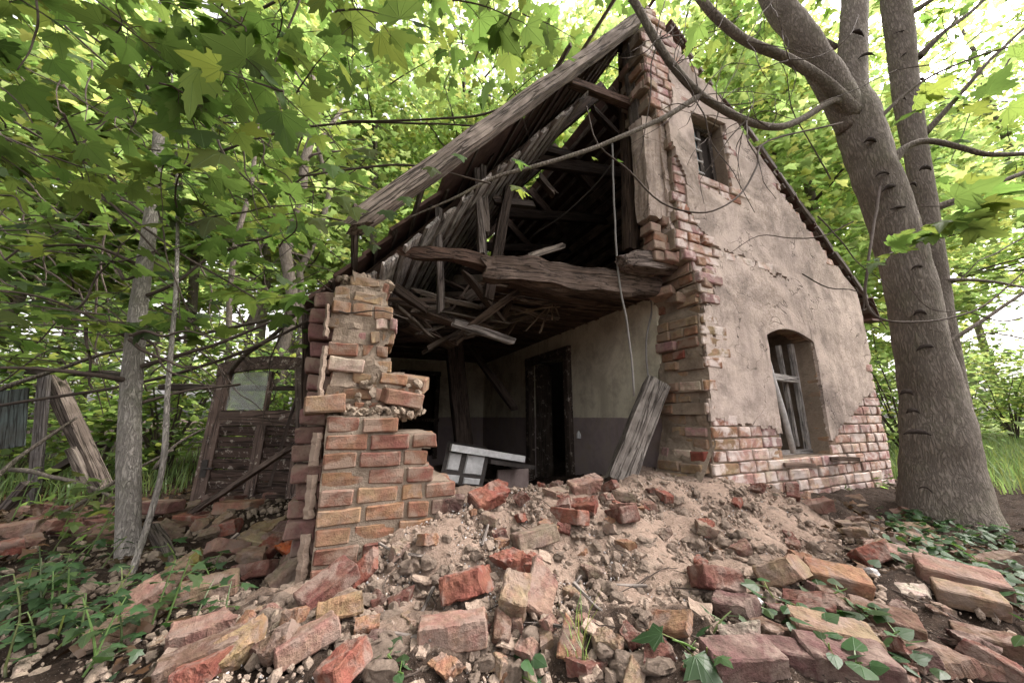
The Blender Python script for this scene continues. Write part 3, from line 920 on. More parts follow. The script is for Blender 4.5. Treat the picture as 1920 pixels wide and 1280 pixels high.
# roof -------------------------------------------------------------------------------------
sl_l = (3.98 - 1.34) / 2.2
nL = Vector((-sl_l, 0, 1)).normalized(); nRt = Vector((.905, 0, 1)).normalized()
def SL(u, v, d=0.): return Vector((u, v, 1.34 + u * sl_l)) + nL * d
def SR(u, v, d=0.): return Vector((u, v, 3.98 - (u - UR) * .905)) + nRt * d
plank('verge_rafter', SL(.13, -.03, .085), SL(1.95, -.03, .075), .12, .082, M['wood'], house, (.30, .245, .215), rough=.012, ragged=(.12, .06), seg=26, up=nL, bend=.0)
for v in (.75, 1.65, 2.55, 3.45, 4.3):
    plank('rafter', SL(-.12, v, .02), SL(2.18, v, .02), .10, .13, M['rot'], house, BROWNW, up=nL, seg=8)
    plank('rafter', SR(2.22, v, .02), SR(4.75, v, .02), .10, .13, M['rot'], house, BROWNW, up=nRt, seg=8)
    plank('collar_beam', SL(1.35, v + .08, -.04), SR(3.0, v + .08, -.04), .06, .12, M['rot'], house, DARKW, seg=6)
for i in range(21):                                   # battens: bare in front, under tiles behind
    u = .02 + i * .108
    v0 = rd.choice([-.42, -.2, -.08, .05, .12]) + rd.uniform(-.08, .08) if u > 1.0 else (-.02 + rd.uniform(-.1, .1) if i % 3 == 1 else .55)
    plank('batten', SL(u, v0, .125), SL(u + rd.gauss(0, .012), 4.5, .105), .035, .022, M['wood'], house, (.20, .155, .125) if u > 1.0 else (.16, .125, .105), up=nL, ragged=(.06, 0), seg=6)
for i in range(24):
    u = 2.28 + i * .108
    plank('batten', SR(u, .02, .105), SR(u, 4.5, .105), .05, .03, M['wood'], house, (.24, .19, .155), up=nRt, seg=4)
# boarding under the rafters
u = .06
i = 0
while u < 1.45:
    v0 = (.20 + .05 * rd.random()) if u < .75 else (.14 + .08 * rd.random())
    plank('roof_board', SL(u, v0, -.065), SL(u, 4.4, -.065), .118, .022, M['wood'], house, rd.choice([(.52, .47, .44), (.45, .405, .38), (.58, .53, .50), (.40, .36, .33)]), up=nL, ragged=(.06, 0), seg=10, rough=.004)
    u += .105; i += 1
u = 2.75
while u < 4.5:
    plank('roof_board', SR(u, .30 + .1 * rd.random(), -.065), SR(u, 4.4, -.065), .118, .022, M['wood'], house, rd.choice([(.34, .28, .24), (.42, .35, .30), (.27, .22, .19)]), up=nRt, seg=6, rough=.006)
    u += .135
# tiles: whole roof skin as one sheet of overlapping rows, single tiles where they show along the verge
for side, fn, u0, u1, v0 in (('left', SL, -.1, 2.2, .30), ('right', SR, 2.2, 4.72, .0)):
    mb = MB(); n = 16
    for i in range(n):
        ua, ub = u0 + (u1 - u0) * i / n, u0 + (u1 - u0) * (i + 1) / n
        lo, hi = (.125, .16) if side == 'left' else (.16, .125)
        vv = (v0 + .25 if i < 5 else .13) + (.08 * float(vn(i * 1.3, 2.)) if side == 'left' else .14)
        A = [fn(ua, vv, .155 - (.0 if side == 'left' else .018)), fn(ub, vv, .155 - (.018 if side == 'left' else .0)), fn(ub, 4.62, .155 - (.018 if side == 'left' else .0)), fn(ua, 4.62, .155 - (.0 if side == 'left' else .018))]
        nn = nL if side == 'left' else nRt
        B = [p - nn * .02 for p in A]
        mb.add(A + B, [(0, 1, 2, 3), (7, 6, 5, 4), (0, 4, 5, 1), (1, 5, 6, 2), (2, 6, 7, 3), (3, 7, 4, 0)])
    tag(mb.build('tile_covering', M['tile'], house), kind='stuff')
for i in range(17):
    ua = 2.24 + i * .152
    if rd.random() < .12 or i in (1, 2, 3): continue
    plank('roof_tile', SR(ua, .10 + rd.gauss(0, .012), .155), SR(ua + .19, .10 + rd.gauss(0, .015), .130), .18, .018, M['tile'], house, (.1, .06, .05), up=nRt, rough=.006, seg=3)
for i in range(7):                                      # torn ends of laths along the verge
    ua = 3.0 + i * .24
    plank('verge_board', SR(ua, .0, .10), SR(ua + .2, .0 + rd.gauss(0, .004), .10), .03, .035, M['wood'], house, (.24, .20, .18), up=nRt, rough=.01, ragged=(.03, .03), seg=4)
plank('eave_tile', (4.52, -.02, 1.58), (4.78, -.03, 1.60), .12, .02, M['tile'], house, (.3, .12, .07), seg=3)
plank('brace', on(1070, 155, 1, .15), on(1200, 203, 1, .2), .06, .07, M['wood'], house, (.20, .125, .10), ragged=(.02, .02))
plank('queen_post', on(1180, 95, 1, .16), on(1196, 235, 1, .16), .10, .09, M['wood'], house, (.24, .205, .185), rough=.012, ragged=(.1, .05))
plank('queen_post', on(1170, 60, 1, .3), on(1183, 470, 1, .3), .08, .1, M['rot'], house, BROWNW, rough=.012)
# hanging posts and odd ends of timber in the attic
def pk(name, a, b, va, vb, w, t, c, mat='wood', rag=(.05, .05), r=.008, seg=10):
    return plank(name, on(a[0], a[1], 1, va), on(b[0], b[1], 1, vb), w, t, M[mat], house, c, rough=r, ragged=rag, seg=seg, up=(0, 1, 0))
pk('hanging_post', (822, 388), (826, 582), .5, .5, .045, .04, (.21, .18, .165))
pk('hanging_post', (893, 318), (905, 478), .5, .48, .05, .045, (.23, .195, .175))
pk('hanging_post', (905, 310), (912, 440), .55, .52, .04, .04, (.17, .14, .12))
pk('attic_post', (955, 350), (915, 560), .6, .62, .08, .06, DARKW, 'rot')
pk('attic_strut', (1112, 205), (1168, 262), .7, .9, .07, .05, (.12, .09, .075))
pk('attic_strut', (1000, 275), (1080, 295), .8, .8, .07, .06, DARKW)
pk('attic_strut', (925, 375), (1000, 385), .6, .7, .06, .05, DARKW)
pk('attic_strut', (1010, 330), (1040, 365), .8, .8, .06, .05, (.14, .11, .09))
pk('attic_strut', (740, 540), (800, 580), .45, .5, .05, .05, DARKW, 'rot')
pk('attic_strut', (985, 495), (940, 605), .9, .9, .05, .03, BROWNW)
pk('attic_strut', (875, 560), (930, 520), .9, .9, .09, .03, (.15, .12, .10))
pk('attic_strut', (900, 590), (925, 505), 1.2, 1.2, .12, .03, (.25, .17, .15))
pk('loose_board', (990, 482), (1058, 460), .45, .55, .05, .02, (.30, .25, .21))
# tie beams and ceiling
tb = plank('tie_beam', on(905, 508, 1, .3), on(1225, 540, 1, .3), .16, .17, M['rot'], house, (.165, .12, .098), rough=.03, ragged=(.1, .05), seg=60, up=(0, 0, 1), taper=.95, lump=.3)
plank('tie_beam_splinter', on(755, 466, 1, .3), on(925, 500, 1, .3), .07, .06, M['rot'], house, (.13, .08, .062), rough=.02, ragged=(.1, .05), seg=30, taper=1.5, lump=.45)
plank('beam_stub', on(1165, 492, 1, .17), on(1292, 508, 1, .2), .17, .13, M['rot'], house, (.22, .175, .155), rough=.022, ragged=(.05, .02), seg=24, lump=.3)
plank('sagging_beam', on(742, 602, 1, 1.2), on(1060, 572, 1, 1.2), .16, .16, M['rot'], house, (.12, .092, .078), rough=.03, ragged=(.1, .1), seg=40, lump=.35)
plank('sagging_beam', on(740, 628, 1, 1.3), on(870, 612, 1, 1.1), .12, .13, M['rot'], house, (.085, .062, .052), rough=.03, ragged=(.2, .2), seg=14)
for v in (2.2, 3.2, 4.2): plank('ceiling_beam', (-.1, v, 1.74), (2.3, v, 1.76), .15, .16, M['rot'], house, DARKW, seg=8, rough=.012)
for i in range(31):                                     # boards of the ceiling, torn off towards the breach
    v = .36 + i * .135
    u0 = (1.15 + .35 * math.sin(i * 1.7) * rd.random() - .03 * i) if i < 10 else -.1
    plank('ceiling_board', (u0, v, 1.645 + rd.gauss(0, .004)), (2.36, v, 1.645), .128, .02, M['rot'], house, rd.choice([(.15, .10, .075), (.12, .085, .065), (.18, .125, .09)]), ragged=(.15, 0), seg=6, rough=.006)
for i in range(34):                                     # reed and lath hanging from the ceiling
    v = .4 + rd.random() * 1.6; u = .95 + rd.random() * 1.0
    plank('lath', (u, v, 1.62 - rd.random() * .02), (min(2.3, u + rd.uniform(.3, .8)), v + rd.gauss(0, .05), 1.622), .018, .008, M['wood'], house, (.22, .155, .11), seg=3, rough=.003)
for a, b in (((1030, 572), (985, 620)), ((1032, 570), (1012, 625)), ((1035, 570), (1035, 600)), ((1040, 570), (1048, 592)), ((1028, 575), (965, 590)), ((1050, 575), (985, 580)), ((1150, 533), (1060, 548)), ((1220, 545), (1140, 530))):
    plank('lath', on(a[0], a[1], 1, .85), on(b[0], b[1], 1, .8), .014, .008, M['wood'], house, (.36, .27, .20), seg=3, rough=.004)
for a, b, w in (((760, 610), (850, 650), .1), ((800, 655), (880, 610), .08), ((850, 640), (900, 600), .09), ((780, 590), (830, 640), .07), ((900, 600), (1010, 575), .11), ((960, 600), (1045, 575), .09), ((870, 630), (950, 610), .06)):
    plank('broken_ceiling_board', on(a[0], a[1], 1, .95), on(b[0], b[1], 1, 1.15), w, .03, M['rot'], house, rd.choice([(.14, .10, .08), (.19, .15, .12), (.1, .075, .06)]), roll=rd.uniform(-.6, .6), ragged=(.1, .1), rough=.016)
for k in range(34):                                     # tangle of broken boards where the loft floor came down
    px, py = rd.uniform(745, 1010), 0
    py = 560 + rd.uniform(-10, 75) * (1 - (px - 745) / 420)
    ang = rd.choice([rd.gauss(-.35, .25), rd.gauss(.45, .25), rd.gauss(0, .2)]); L = rd.uniform(25, 75)
    va = rd.uniform(.6, 1.4)
    plank('broken_ceiling_board', on(px - math.cos(ang) * L, py - math.sin(ang) * L, 1, va), on(px + math.cos(ang) * L, py + math.sin(ang) * L, 1, va + rd.uniform(-.15, .25)), rd.uniform(.03, .09), rd.uniform(.012, .03), M['rot' if rd.random() < .6 else 'wood'], house, rd.choice([(.16, .115, .09), (.22, .17, .14), (.12, .09, .072), (.27, .225, .19)]), roll=rd.uniform(-.9, .9), ragged=(.05, .08), rough=.012, seg=8, lump=.15)
plank('hanging_board', on(852, 604, 1, .75), on(962, 640, 1, .7), .075, .025, M['wood'], house, (.34, .30, .275), roll=1.0, ragged=(.03, .08), rough=.005)
pk('fallen_strut', (880, 650), (965, 766), 2.3, 1.7, .075, .06, DARKW, 'rot')
pk('room_post', (850, 640), (872, 862), 2.4, 2.4, .2, .14, (.12, .09, .075), 'rot')
# room
def walls(name, boxes, mat, amp=.006):
    mb = MB()
    for a, b in boxes: mb.box(a, b)
    return rough_core(name, mb, M[mat], house, amp, .16)
pw = walls('partition_wall', [((2.25, .375, -.3), (2.42, 1.66, 1.63)), ((2.25, 2.62, -.3), (2.42, 4.5, 1.63)), ((2.25, 1.66, 1.42), (2.42, 2.62, 1.63))], 'plaster_in', .004)
# the plaster sheet of the room curls where it meets the breach
bw = walls('back_wall', [((-.02, 4.48, -.3), (.80, 4.68, 1.7)), ((1.42, 4.48, -.3), (4.5, 4.68, 1.7)), ((.80, 4.48, 1.42), (1.42, 4.68, 1.7)), ((.8, 4.48, -.3), (1.42, 4.68, .05))], 'plaster_in', .004)
mb = MB(); mb.add([(-.1, 4.6, 1.5), (4.6, 4.6, 1.5), (4.6, 4.6, 1.82), (2.2, 4.6, 4.0), (-.1, 4.6, 1.3)], [(0, 1, 2, 3, 4)])
mb.add([(-.1, 4.66, 1.5), (4.6, 4.66, 1.5), (4.6, 4.66, 1.82), (2.2, 4.66, 4.0), (-.1, 4.66, 1.3)], [(4, 3, 2, 1, 0)])
mb.build('rear_gable', M['mortar'], house)
lw = walls('left_wall', [((-.1, .42, -.3), (.2, 4.5, 1.32))], 'mortar', .01)
rw = walls('right_wall', [((4.2, .38, -.3), (4.5, 4.5, 1.72))], 'mortar', .006)
walls('floor_slab', [((.2, .9, -.3), (4.2, 4.48, -.11))], 'mortar', .01)
walls('far_room_wall', [((3.3, .38, -.3), (3.34, 4.48, 1.6))], 'dark', .002)  # near-black colour paints in the unlit room beyond the doorway
for p0, p1, w_ in (((2.24, 1.66, -.2), (2.24, 1.66, 1.42), .10), ((2.24, 2.60, -.2), (2.24, 2.60, 1.42), .10), ((2.24, 1.6, 1.40), (2.24, 2.66, 1.40), .10)):
    plank('door_frame', p0, p1, w_, .09, M['paintwood'], house, (.11, .085, .07), up=(1, 0, 0), rough=.003)
plank('door_leaf', (2.38, 2.56, -.15), (2.38, 2.56, 1.36), .36, .04, M['paintwood'], house, (.13, .105, .085), up=(.9, .4, 0), rough=.002)
for p0, p1, w_ in (((.83, 4.46, .0), (.83, 4.46, 1.42), .08), ((1.40, 4.46, .0), (1.40, 4.46, 1.42), .08), ((.78, 4.46, 1.40), (1.45, 4.46, 1.40), .08), ((.78, 4.46, .62), (1.45, 4.46, .62), .06)):
    plank('back_opening_frame', p0, p1, w_, .06, M['paintwood'], house, (.10, .075, .065), up=(0, 1, 0), rough=.003)
walls('opening_dark_sheet', [((.8, 4.6, .05), (1.42, 4.66, 1.42))], 'dark', .003)  # dark sheet added behind the opening in place of its shade
# wall lamp left on the wainscot
mb = MB(); p = on(1085, 812, 0, 2.235)
mb.tube([p, p + Vector((0, 0, -.05))], [.02, .024], 8); mb.tube([p + Vector((0, 0, .0)), p + Vector((0, 0, .025))], [.016, .006], 8)
mb.build('wall_socket', M['white_enamel'], house)

# ------------------------------------------------------------------ things hanging and lying in the breach
def cable(px, label):
    V, F = tube(wob(curve(px, 28), .004, 6), .008, 6)
    tag(pyd('hanging_cable', V, F, M['cable'], None, True), label, 'cable', 'loose cables hanging in the breach')
cable([on(1148, 270, 1, .22), on(1152, 400, 1, .22), on(1160, 520, 1, .22), on(1178, 620, 1, .22), on(1190, 742, 1, .22)], 'long thin grey cable hanging free from the roof before the painted room wall')
cable([on(1213, 540, 1, .4), on(1222, 580, 1, .42), on(1212, 640, 1, .42), on(1216, 725, 1, .4)], 'short bent grey cable hanging down the painted wall behind the leaning beam')
cable([on(1180, 255, 1, .5), on(1130, 330, 1, .8), on(1060, 400, 1, 1.2), on(1000, 440, 1, 1.6)], 'thin grey cable slung slantwise under the dark roof boards')
tag(plank('leaning_beam', on(1160, 905, 1, .25), on(1230, 722, 1, .33), .17, .15, M['wood'], None, (.27, .24, .215), rough=.012, ragged=(.04, .02), seg=20, up=(-1, -.6, 0), roll=.5),
    'thick weathered grey beam leaning against the broken end of the gable wall', 'beam')
st = tag(empty('tiled_stove', tuple(on(890, 890, 1, 1.0))), 'toppled stove with white tiles in black frames inside the room', 'stove')
o0 = on(890, 890, 1, 1.0)
def sv(px, py, v=1.0): return on(px, py, 1, v)
A, B_, C_, D_ = sv(838, 838), sv(918, 850), sv(905, 912), sv(822, 905)
mb = MB(); bk = Vector((.1, .35, .02))
mb.add([A, B_, C_, D_, A + bk, B_ + bk, C_ + bk, D_ + bk], [(0, 1, 2, 3), (7, 6, 5, 4), (0, 4, 5, 1), (1, 5, 6, 2), (2, 6, 7, 3), (3, 7, 4, 0)])
mb.build('stove_body', M['iron'], st)
def quad(u0, u1, v0, v1, d):
    f = lambda a, b: A * (1 - a) * (1 - b) + B_ * a * (1 - b) + C_ * a * b + D_ * (1 - a) * b + Vector((.1, -1, 0)) * d
    return [f(u0, v0), f(u1, v0), f(u1, v1), f(u0, v1)]
for (u0, u1, v0, v1) in ((.08, .36, .12, .62), (.48, .90, .10, .68), (.12, .42, .74, .97), (.52, .9, .78, .97)):
    f0, f1 = quad(u0, u1, v0, v1, .004), quad(u0 + .02, u1 - .02, v0 + .03, v1 - .03, .016)
    mb = MB(); mb.add(f0 + f1, [(4, 5, 6, 7), (0, 1, 5, 4), (1, 2, 6, 5), (2, 3, 7, 6), (3, 0, 4, 7)])
    mb.build('stove_tile', M['white_enamel'], st)
plank('stove_rail', sv(845, 838, .95), sv(982, 860, .98), .05, .05, M['white_enamel'], st, PALEW, rough=.002, seg=6)
plank('stove_plate', sv(905, 862, 1.1), sv(985, 872, 1.15), .30, .03, M['iron'], st, DARKW, rough=.003, seg=4)
plank('stove_side', sv(932, 905, 1.25), sv(990, 900, 1.3), .02, .2, M['plaster_pink'], st, DARKW, rough=.003, seg=4, up=(0, 0, 1))

# ------------------------------------------------------------------ left side: door, posts, timber
def facing(px0, px1, d0, d1):
    """vertical plane between two points of the photograph at given distances"""
    return at(px0[0], px0[1], d0), at(px1[0], px1[1], d1)
dr = tag(empty('arched_door', tuple(at(460, 930, 2.7))), 'brown peeling door with arched window standing left of the brick pier', 'door')
DA, DB = at(358, 935, 2.72), at(566, 925, 2.62)
DA.z = DB.z = -.03
dx = (DB - DA); DW = dx.length; dx.normalize(); dy = Vector((-dx.y, dx.x, 0))
lean_ = Vector((.02, .06, 1)).normalized()
def dp(a, z, y=0.): return DA + dx * (a * DW) + lean_ * z + dy * y
DH = 1.12
BRN = (.175, .12, .10)
plank('stile', dp(.07, 0), dp(.07, DH - .01), .12, .04, M['paintwood'], dr, BRN, up=dy, rough=.003)
plank('stile', dp(.93, 0), dp(.93, DH - .02), .12, .04, M['paintwood'], dr, BRN, up=dy, rough=.003)
plank('rail', dp(.12, .70, -.002), dp(.88, .70, -.002), .12, .036, M['paintwood'], dr, BRN, up=dy, rough=.003)
plank('muntin', dp(.54, .05, -.004), dp(.54, .65, -.004), .09, .034, M['paintwood'], dr, BRN, up=dy, rough=.003)
plank('muntin', dp(.535, .75), dp(.535, 1.05), .03, .03, M['paintwood'], dr, BRN, up=dy, rough=.002)
for i in range(8):
    plank('panel_board', dp(.13, .06 + i * .078, .006), dp(.87, .06 + i * .078, .006), .074, .024, M['paintwood'], dr, (.115, .075, .062), up=(dy + Vector((0, 0, .25))), rough=.002)
mb = MB(); n = 18
top, bot = [], []
for i in range(n + 1):
    a = i / n; zt = DH + .055 * (1 - (2 * a - 1) ** 2); za = DH - .10 + .055 * (1 - (2 * a - 1) ** 2)
    top.append((a, zt)); bot.append((a, za))
for i in range(n):
    q = [dp(*top[i], -.024), dp(*top[i + 1], -.024), dp(*bot[i + 1], -.024), dp(*bot[i], -.024)]
    r_ = [p + dy * .046 for p in q]
    mb.add(q + r_, [(3, 2, 1, 0), (4, 5, 6, 7), (0, 1, 5, 4), (2, 3, 7, 6), (1, 2, 6, 5), (3, 0, 4, 7)])
col(mb.build('arched_rail', M['paintwood'], dr), BRN)
g0 = [dp(.13, .76, .0), dp(.52, .76, .0), dp(.52, 1.06, .0), dp(.13, 1.04, .0)]
mb = MB(); mb.add(g0 + [p + dy * .004 for p in g0], [(3, 2, 1, 0), (4, 5, 6, 7), (0, 1, 5, 4), (1, 2, 6, 5), (2, 3, 7, 6), (3, 0, 4, 7)])
mb.build('pane', M['glass'], dr)
mb = MB(); q = dp(.08, .34, -.024); mb.box((q.x - .015, q.y - .012, q.z - .06), (q.x + .02, q.y + .01, q.z + .06))
mb.tube([q + Vector((0, -.03, .0)), q + Vector((.06, -.035, .0))], .008, 6); mb.build('lock_plate', M['iron'], dr)

def timber(name, a, b, da, db, w, t, c, label, cat, mat='wood', **kw):
    return tag(plank(name, at(a[0], a[1], da), at(b[0], b[1], db), w, t, M[mat], None, c, **kw), label, cat)
timber('timber_post', (583, 905), (580, 590), 2.3, 2.3, .09, .09, (.10, .07, .058), 'dark upright timber post close behind the brick pier', 'post', 'rot', rough=.012, up=(0, -1, 0))
timber('door_jamb', (568, 900), (563, 690), 2.5, 2.5, .07, .05, (.26, .21, .18), 'flaking pale door jamb between the arched door and the post', 'post', 'paintwood', up=(0, -1, 0))
timber('fallen_pole', (355, 965), (605, 800), 2.35, 1.95, .035, .03, (.17, .125, .105), 'long splintered pole lying slantwise across the foot of the arched door', 'pole', 'rot', rough=.008, seg=20, ragged=(.05, .1))
timber('propped_slat', (505, 910), (556, 745), 2.45, 2.5, .045, .02, (.13, .10, .088), 'thin grey slat propped against the right half of the arched door', 'slat', seg=8)
timber('square_stake', (62, 955), (85, 690), 2.9, 2.9, .06, .05, (.13, .12, .115), 'upright grey stake with a groove standing far left among leaves', 'post', seg=8, up=(0, -1, 0))
timber('slanting_post', (195, 925), (95, 700), 3.0, 3.0, .11, .09, (.21, .17, .145), 'thick weathered post slanting left of the pale trunk', 'post', 'rot', rough=.012)
timber('slanting_post', (165, 905), (130, 840), 2.95, 2.9, .06, .05, (.25, .21, .18), 'short pale broken timber leaning beside the thick slanting post', 'post', 'rot', rough=.014, ragged=(.02, .1))
timber('grey_sheet', (15, 840), (25, 730), 2.6, 2.6, .17, .012, (.09, .11, .105), 'dull green grey sheet standing at the far left edge', 'sheet', up=(0, -1, 0), seg=4)
timber('fallen_rail', (0, 690), (250, 705), 2.7, 2.6, .05, .05, (.085, .07, .06), 'dark rotten rail lying level among branches left of the pale trunk', 'rail', 'rot', rough=.02, seg=14)
timber('fallen_rail', (300, 725), (565, 728), 2.9, 3.0, .045, .045, (.09, .072, .062), 'dark pole passing behind the glass of the arched door', 'rail', 'rot', rough=.012, seg=14)
timber('fallen_log', (285, 985), (352, 1110), 1.85, 1.5, .042, .04, (.15, .125, .108), 'short grey rotten log lying by the foot of the sapling', 'log', 'rot', rough=.016, seg=14)
timber('fallen_timber', (0, 965), (52, 905), 2.6, 2.6, .06, .05, (.17, .14, .125), 'slim grey board end slanting up at the left edge of the ruin', 'board', seg=6)
timber('fallen_timber', (70, 900), (190, 830), 3.2, 3.3, .10, .05, (.075, .06, .052), 'dark broad board lying slantwise behind the slanting posts', 'board', seg=6)
timber('fallen_timber', (-20, 1262), (250, 1190), 1.25, 1.32, .06, .05, (.14, .085, .07), 'reddish rotten timber lying in the leaves at the lower left corner', 'board', 'rot', rough=.015, seg=14)
timber('stick', (425, 1020), (448, 1000), 1.75, 1.8, .016, .014, (.35, .29, .25), 'short pale stick on the brick rubble left of the pier', 'stick', seg=5)
# low broken wall in front of the door: a row of bricks on their bed
lowwall = tag(empty('low_wall', tuple(at(400, 960, 2.4))), 'low remnant of brick wall under the arched door', 'wall remnant')
for r_ in range(3):
    pa, pb = at(270, 968 - r_ * 24, 2.36), at(585, 962 - r_ * 24, 2.28)
    pa.z = -.02 + r_ * .076; pb.z = .0 + r_ * .076
    L = (pb - pa).length; ang = math.atan2(pb.y - pa.y, pb.x - pa.x); x = .0
    while x < L:
        p = pa.lerp(pb, (x + .12) / L)
        if not (r_ == 2 and rd.random() < .55) and not (r_ == 1 and rd.random() < .2):
            lay(lowwall, 'brick', rd.choice(STR), p.x, p.y + rd.gauss(0, .012), p.z, ang, [(.22, .10, .075), (.19, .09, .075), (.27, .16, .12), (.15, .09, .08)], .03)
        x += .262

for k_, (a, b, da, db, w, lab) in enumerate(((( -20, 905), (150, 780), 2.4, 2.7, .03, 'thin dead pole rising from the left edge toward the slanting posts'), ((120, 960), (330, 840), 2.3, 2.6, .028, 'thin grey pole lying behind the pale trunk'), ((290, 880), (380, 800), 2.7, 2.9, .025, 'short pole leaning between the sapling and the arched door'),
        ((0, 730), (300, 640), 2.2, 2.4, .03, 'long dead branch hanging level left of the pale trunk'), ((320, 640), (600, 585), 2.3, 2.1, .028, 'long dead branch reaching from the pale trunk to the pier top'), ((430, 700), (600, 560), 2.6, 2.3, .035, 'dead branch rising steeply behind the arched door to the pier'), ((20, 880), (220, 930), 2.5, 2.3, .03, 'fallen pole lying on the ground before the slanting posts'))):
    V, F = tube(wob(curve([at(a[0], a[1], da), at((a[0] + b[0]) / 2, (a[1] + b[1]) / 2 - 8, (da + db) / 2), at(b[0], b[1], db)], 16), .03, 3), lerps([w * .5, w * .3], 17)[:17], 7, .2)
    tag(pyd('dead_pole', V, F, M['bark'], None, True), lab, 'pole')

# ------------------------------------------------------------------ loose bricks on the ground
LB = {}
LB['full'] = [brick_mesh(100 + i, .25, .125, .092, 4, .0036, .006, 0., .014) for i in range(6)]
LB['half'] = [brick_mesh(120 + i, .25, .125, .092, 4, .0055, .006, .4, .014) for i in range(8)]
LB['bit'] = [brick_mesh(140 + i, .25, .125, .092, 4, .008, .007, .9, .014) for i in range(8)]
LB['slab'] = [brick_mesh(160 + i, .27, .13, .036, 4, .005, .006, .4, .014) for i in range(4)]
for k in LB:
    for me in LB[k]: me.materials.append(M['brick_clean'])
for me in LUMP: me.materials.append(M['stone'])
CB = dict(red=(.215, .09, .07), dred=(.15, .075, .064), brown=(.14, .092, .072), orange=(.25, .148, .10), buff=(.25, .185, .135), yellow=(.285, .205, .125), pink=(.25, .16, .135), purple=(.13, .085, .08), grey=(.23, .18, .145), pale=(.42, .37, .33))
used = []
import re
NAMED = []
def short(l):
    return re.split(r'[,]| with | in | at | on | below | above | before | beside | leaning | propped | lying | near | cut | pointing | between | standing | right of | left of | just | from | half hidden| sloping| wedged| resting| half buried| caked| topped| alone | slanting | under | looking | sunk | deep in | atop | by | against | touching | among | behind ', l)[0]
def beside(px, py):
    b = min(NAMED, key=lambda q: (q[0] - px) ** 2 + (q[1] - py) ** 2 * 2)
    dx_, dy_ = px - b[0], py - b[1]
    w = ('right of' if dx_ > 0 else 'left of') if abs(dx_) > abs(dy_) * 1.2 else ('in front of' if dy_ > 0 else 'behind')
    return w + ' the ' + b[2]
def loose(px, py, kind, c, yaw, pitch, roll, s, label, cat='brick', group=None, lift=0., name='loose_brick', z=None):
    p = gp(px, py)
    me = random.choice(LUMP if kind == 'lump' else LB[kind])
    o = bpy.data.objects.new(name, me); COL.objects.link(o)
    if kind != 'lump': s *= .70 * (.86 if py > 1140 else 1)
    S_ = s
    rot = Euler((R(roll), R(-pitch), R(yaw - 24)), 'XYZ').to_matrix().to_4x4()
    h = (.036 if kind == 'slab' else .09) * s * .5 if kind != 'lump' else s * .5
    hz = abs(math.sin(R(pitch))) * .1 * s + abs(math.sin(R(roll))) * .04 * s + h
    g_ = g1(p.x, p.y) if z is None else z
    o.matrix_world = Matrix.Translation((p.x, p.y, g_ + hz * .72 + lift)) @ rot @ Matrix.Scale(S_, 4)
    if kind != 'lump': col(o, tuple(.84 * q for q in (CB[c] if isinstance(c, str) else c)), .1)
    tag(o, label, cat, group)
    used.append((p.x, p.y, .1 * s))
    return o
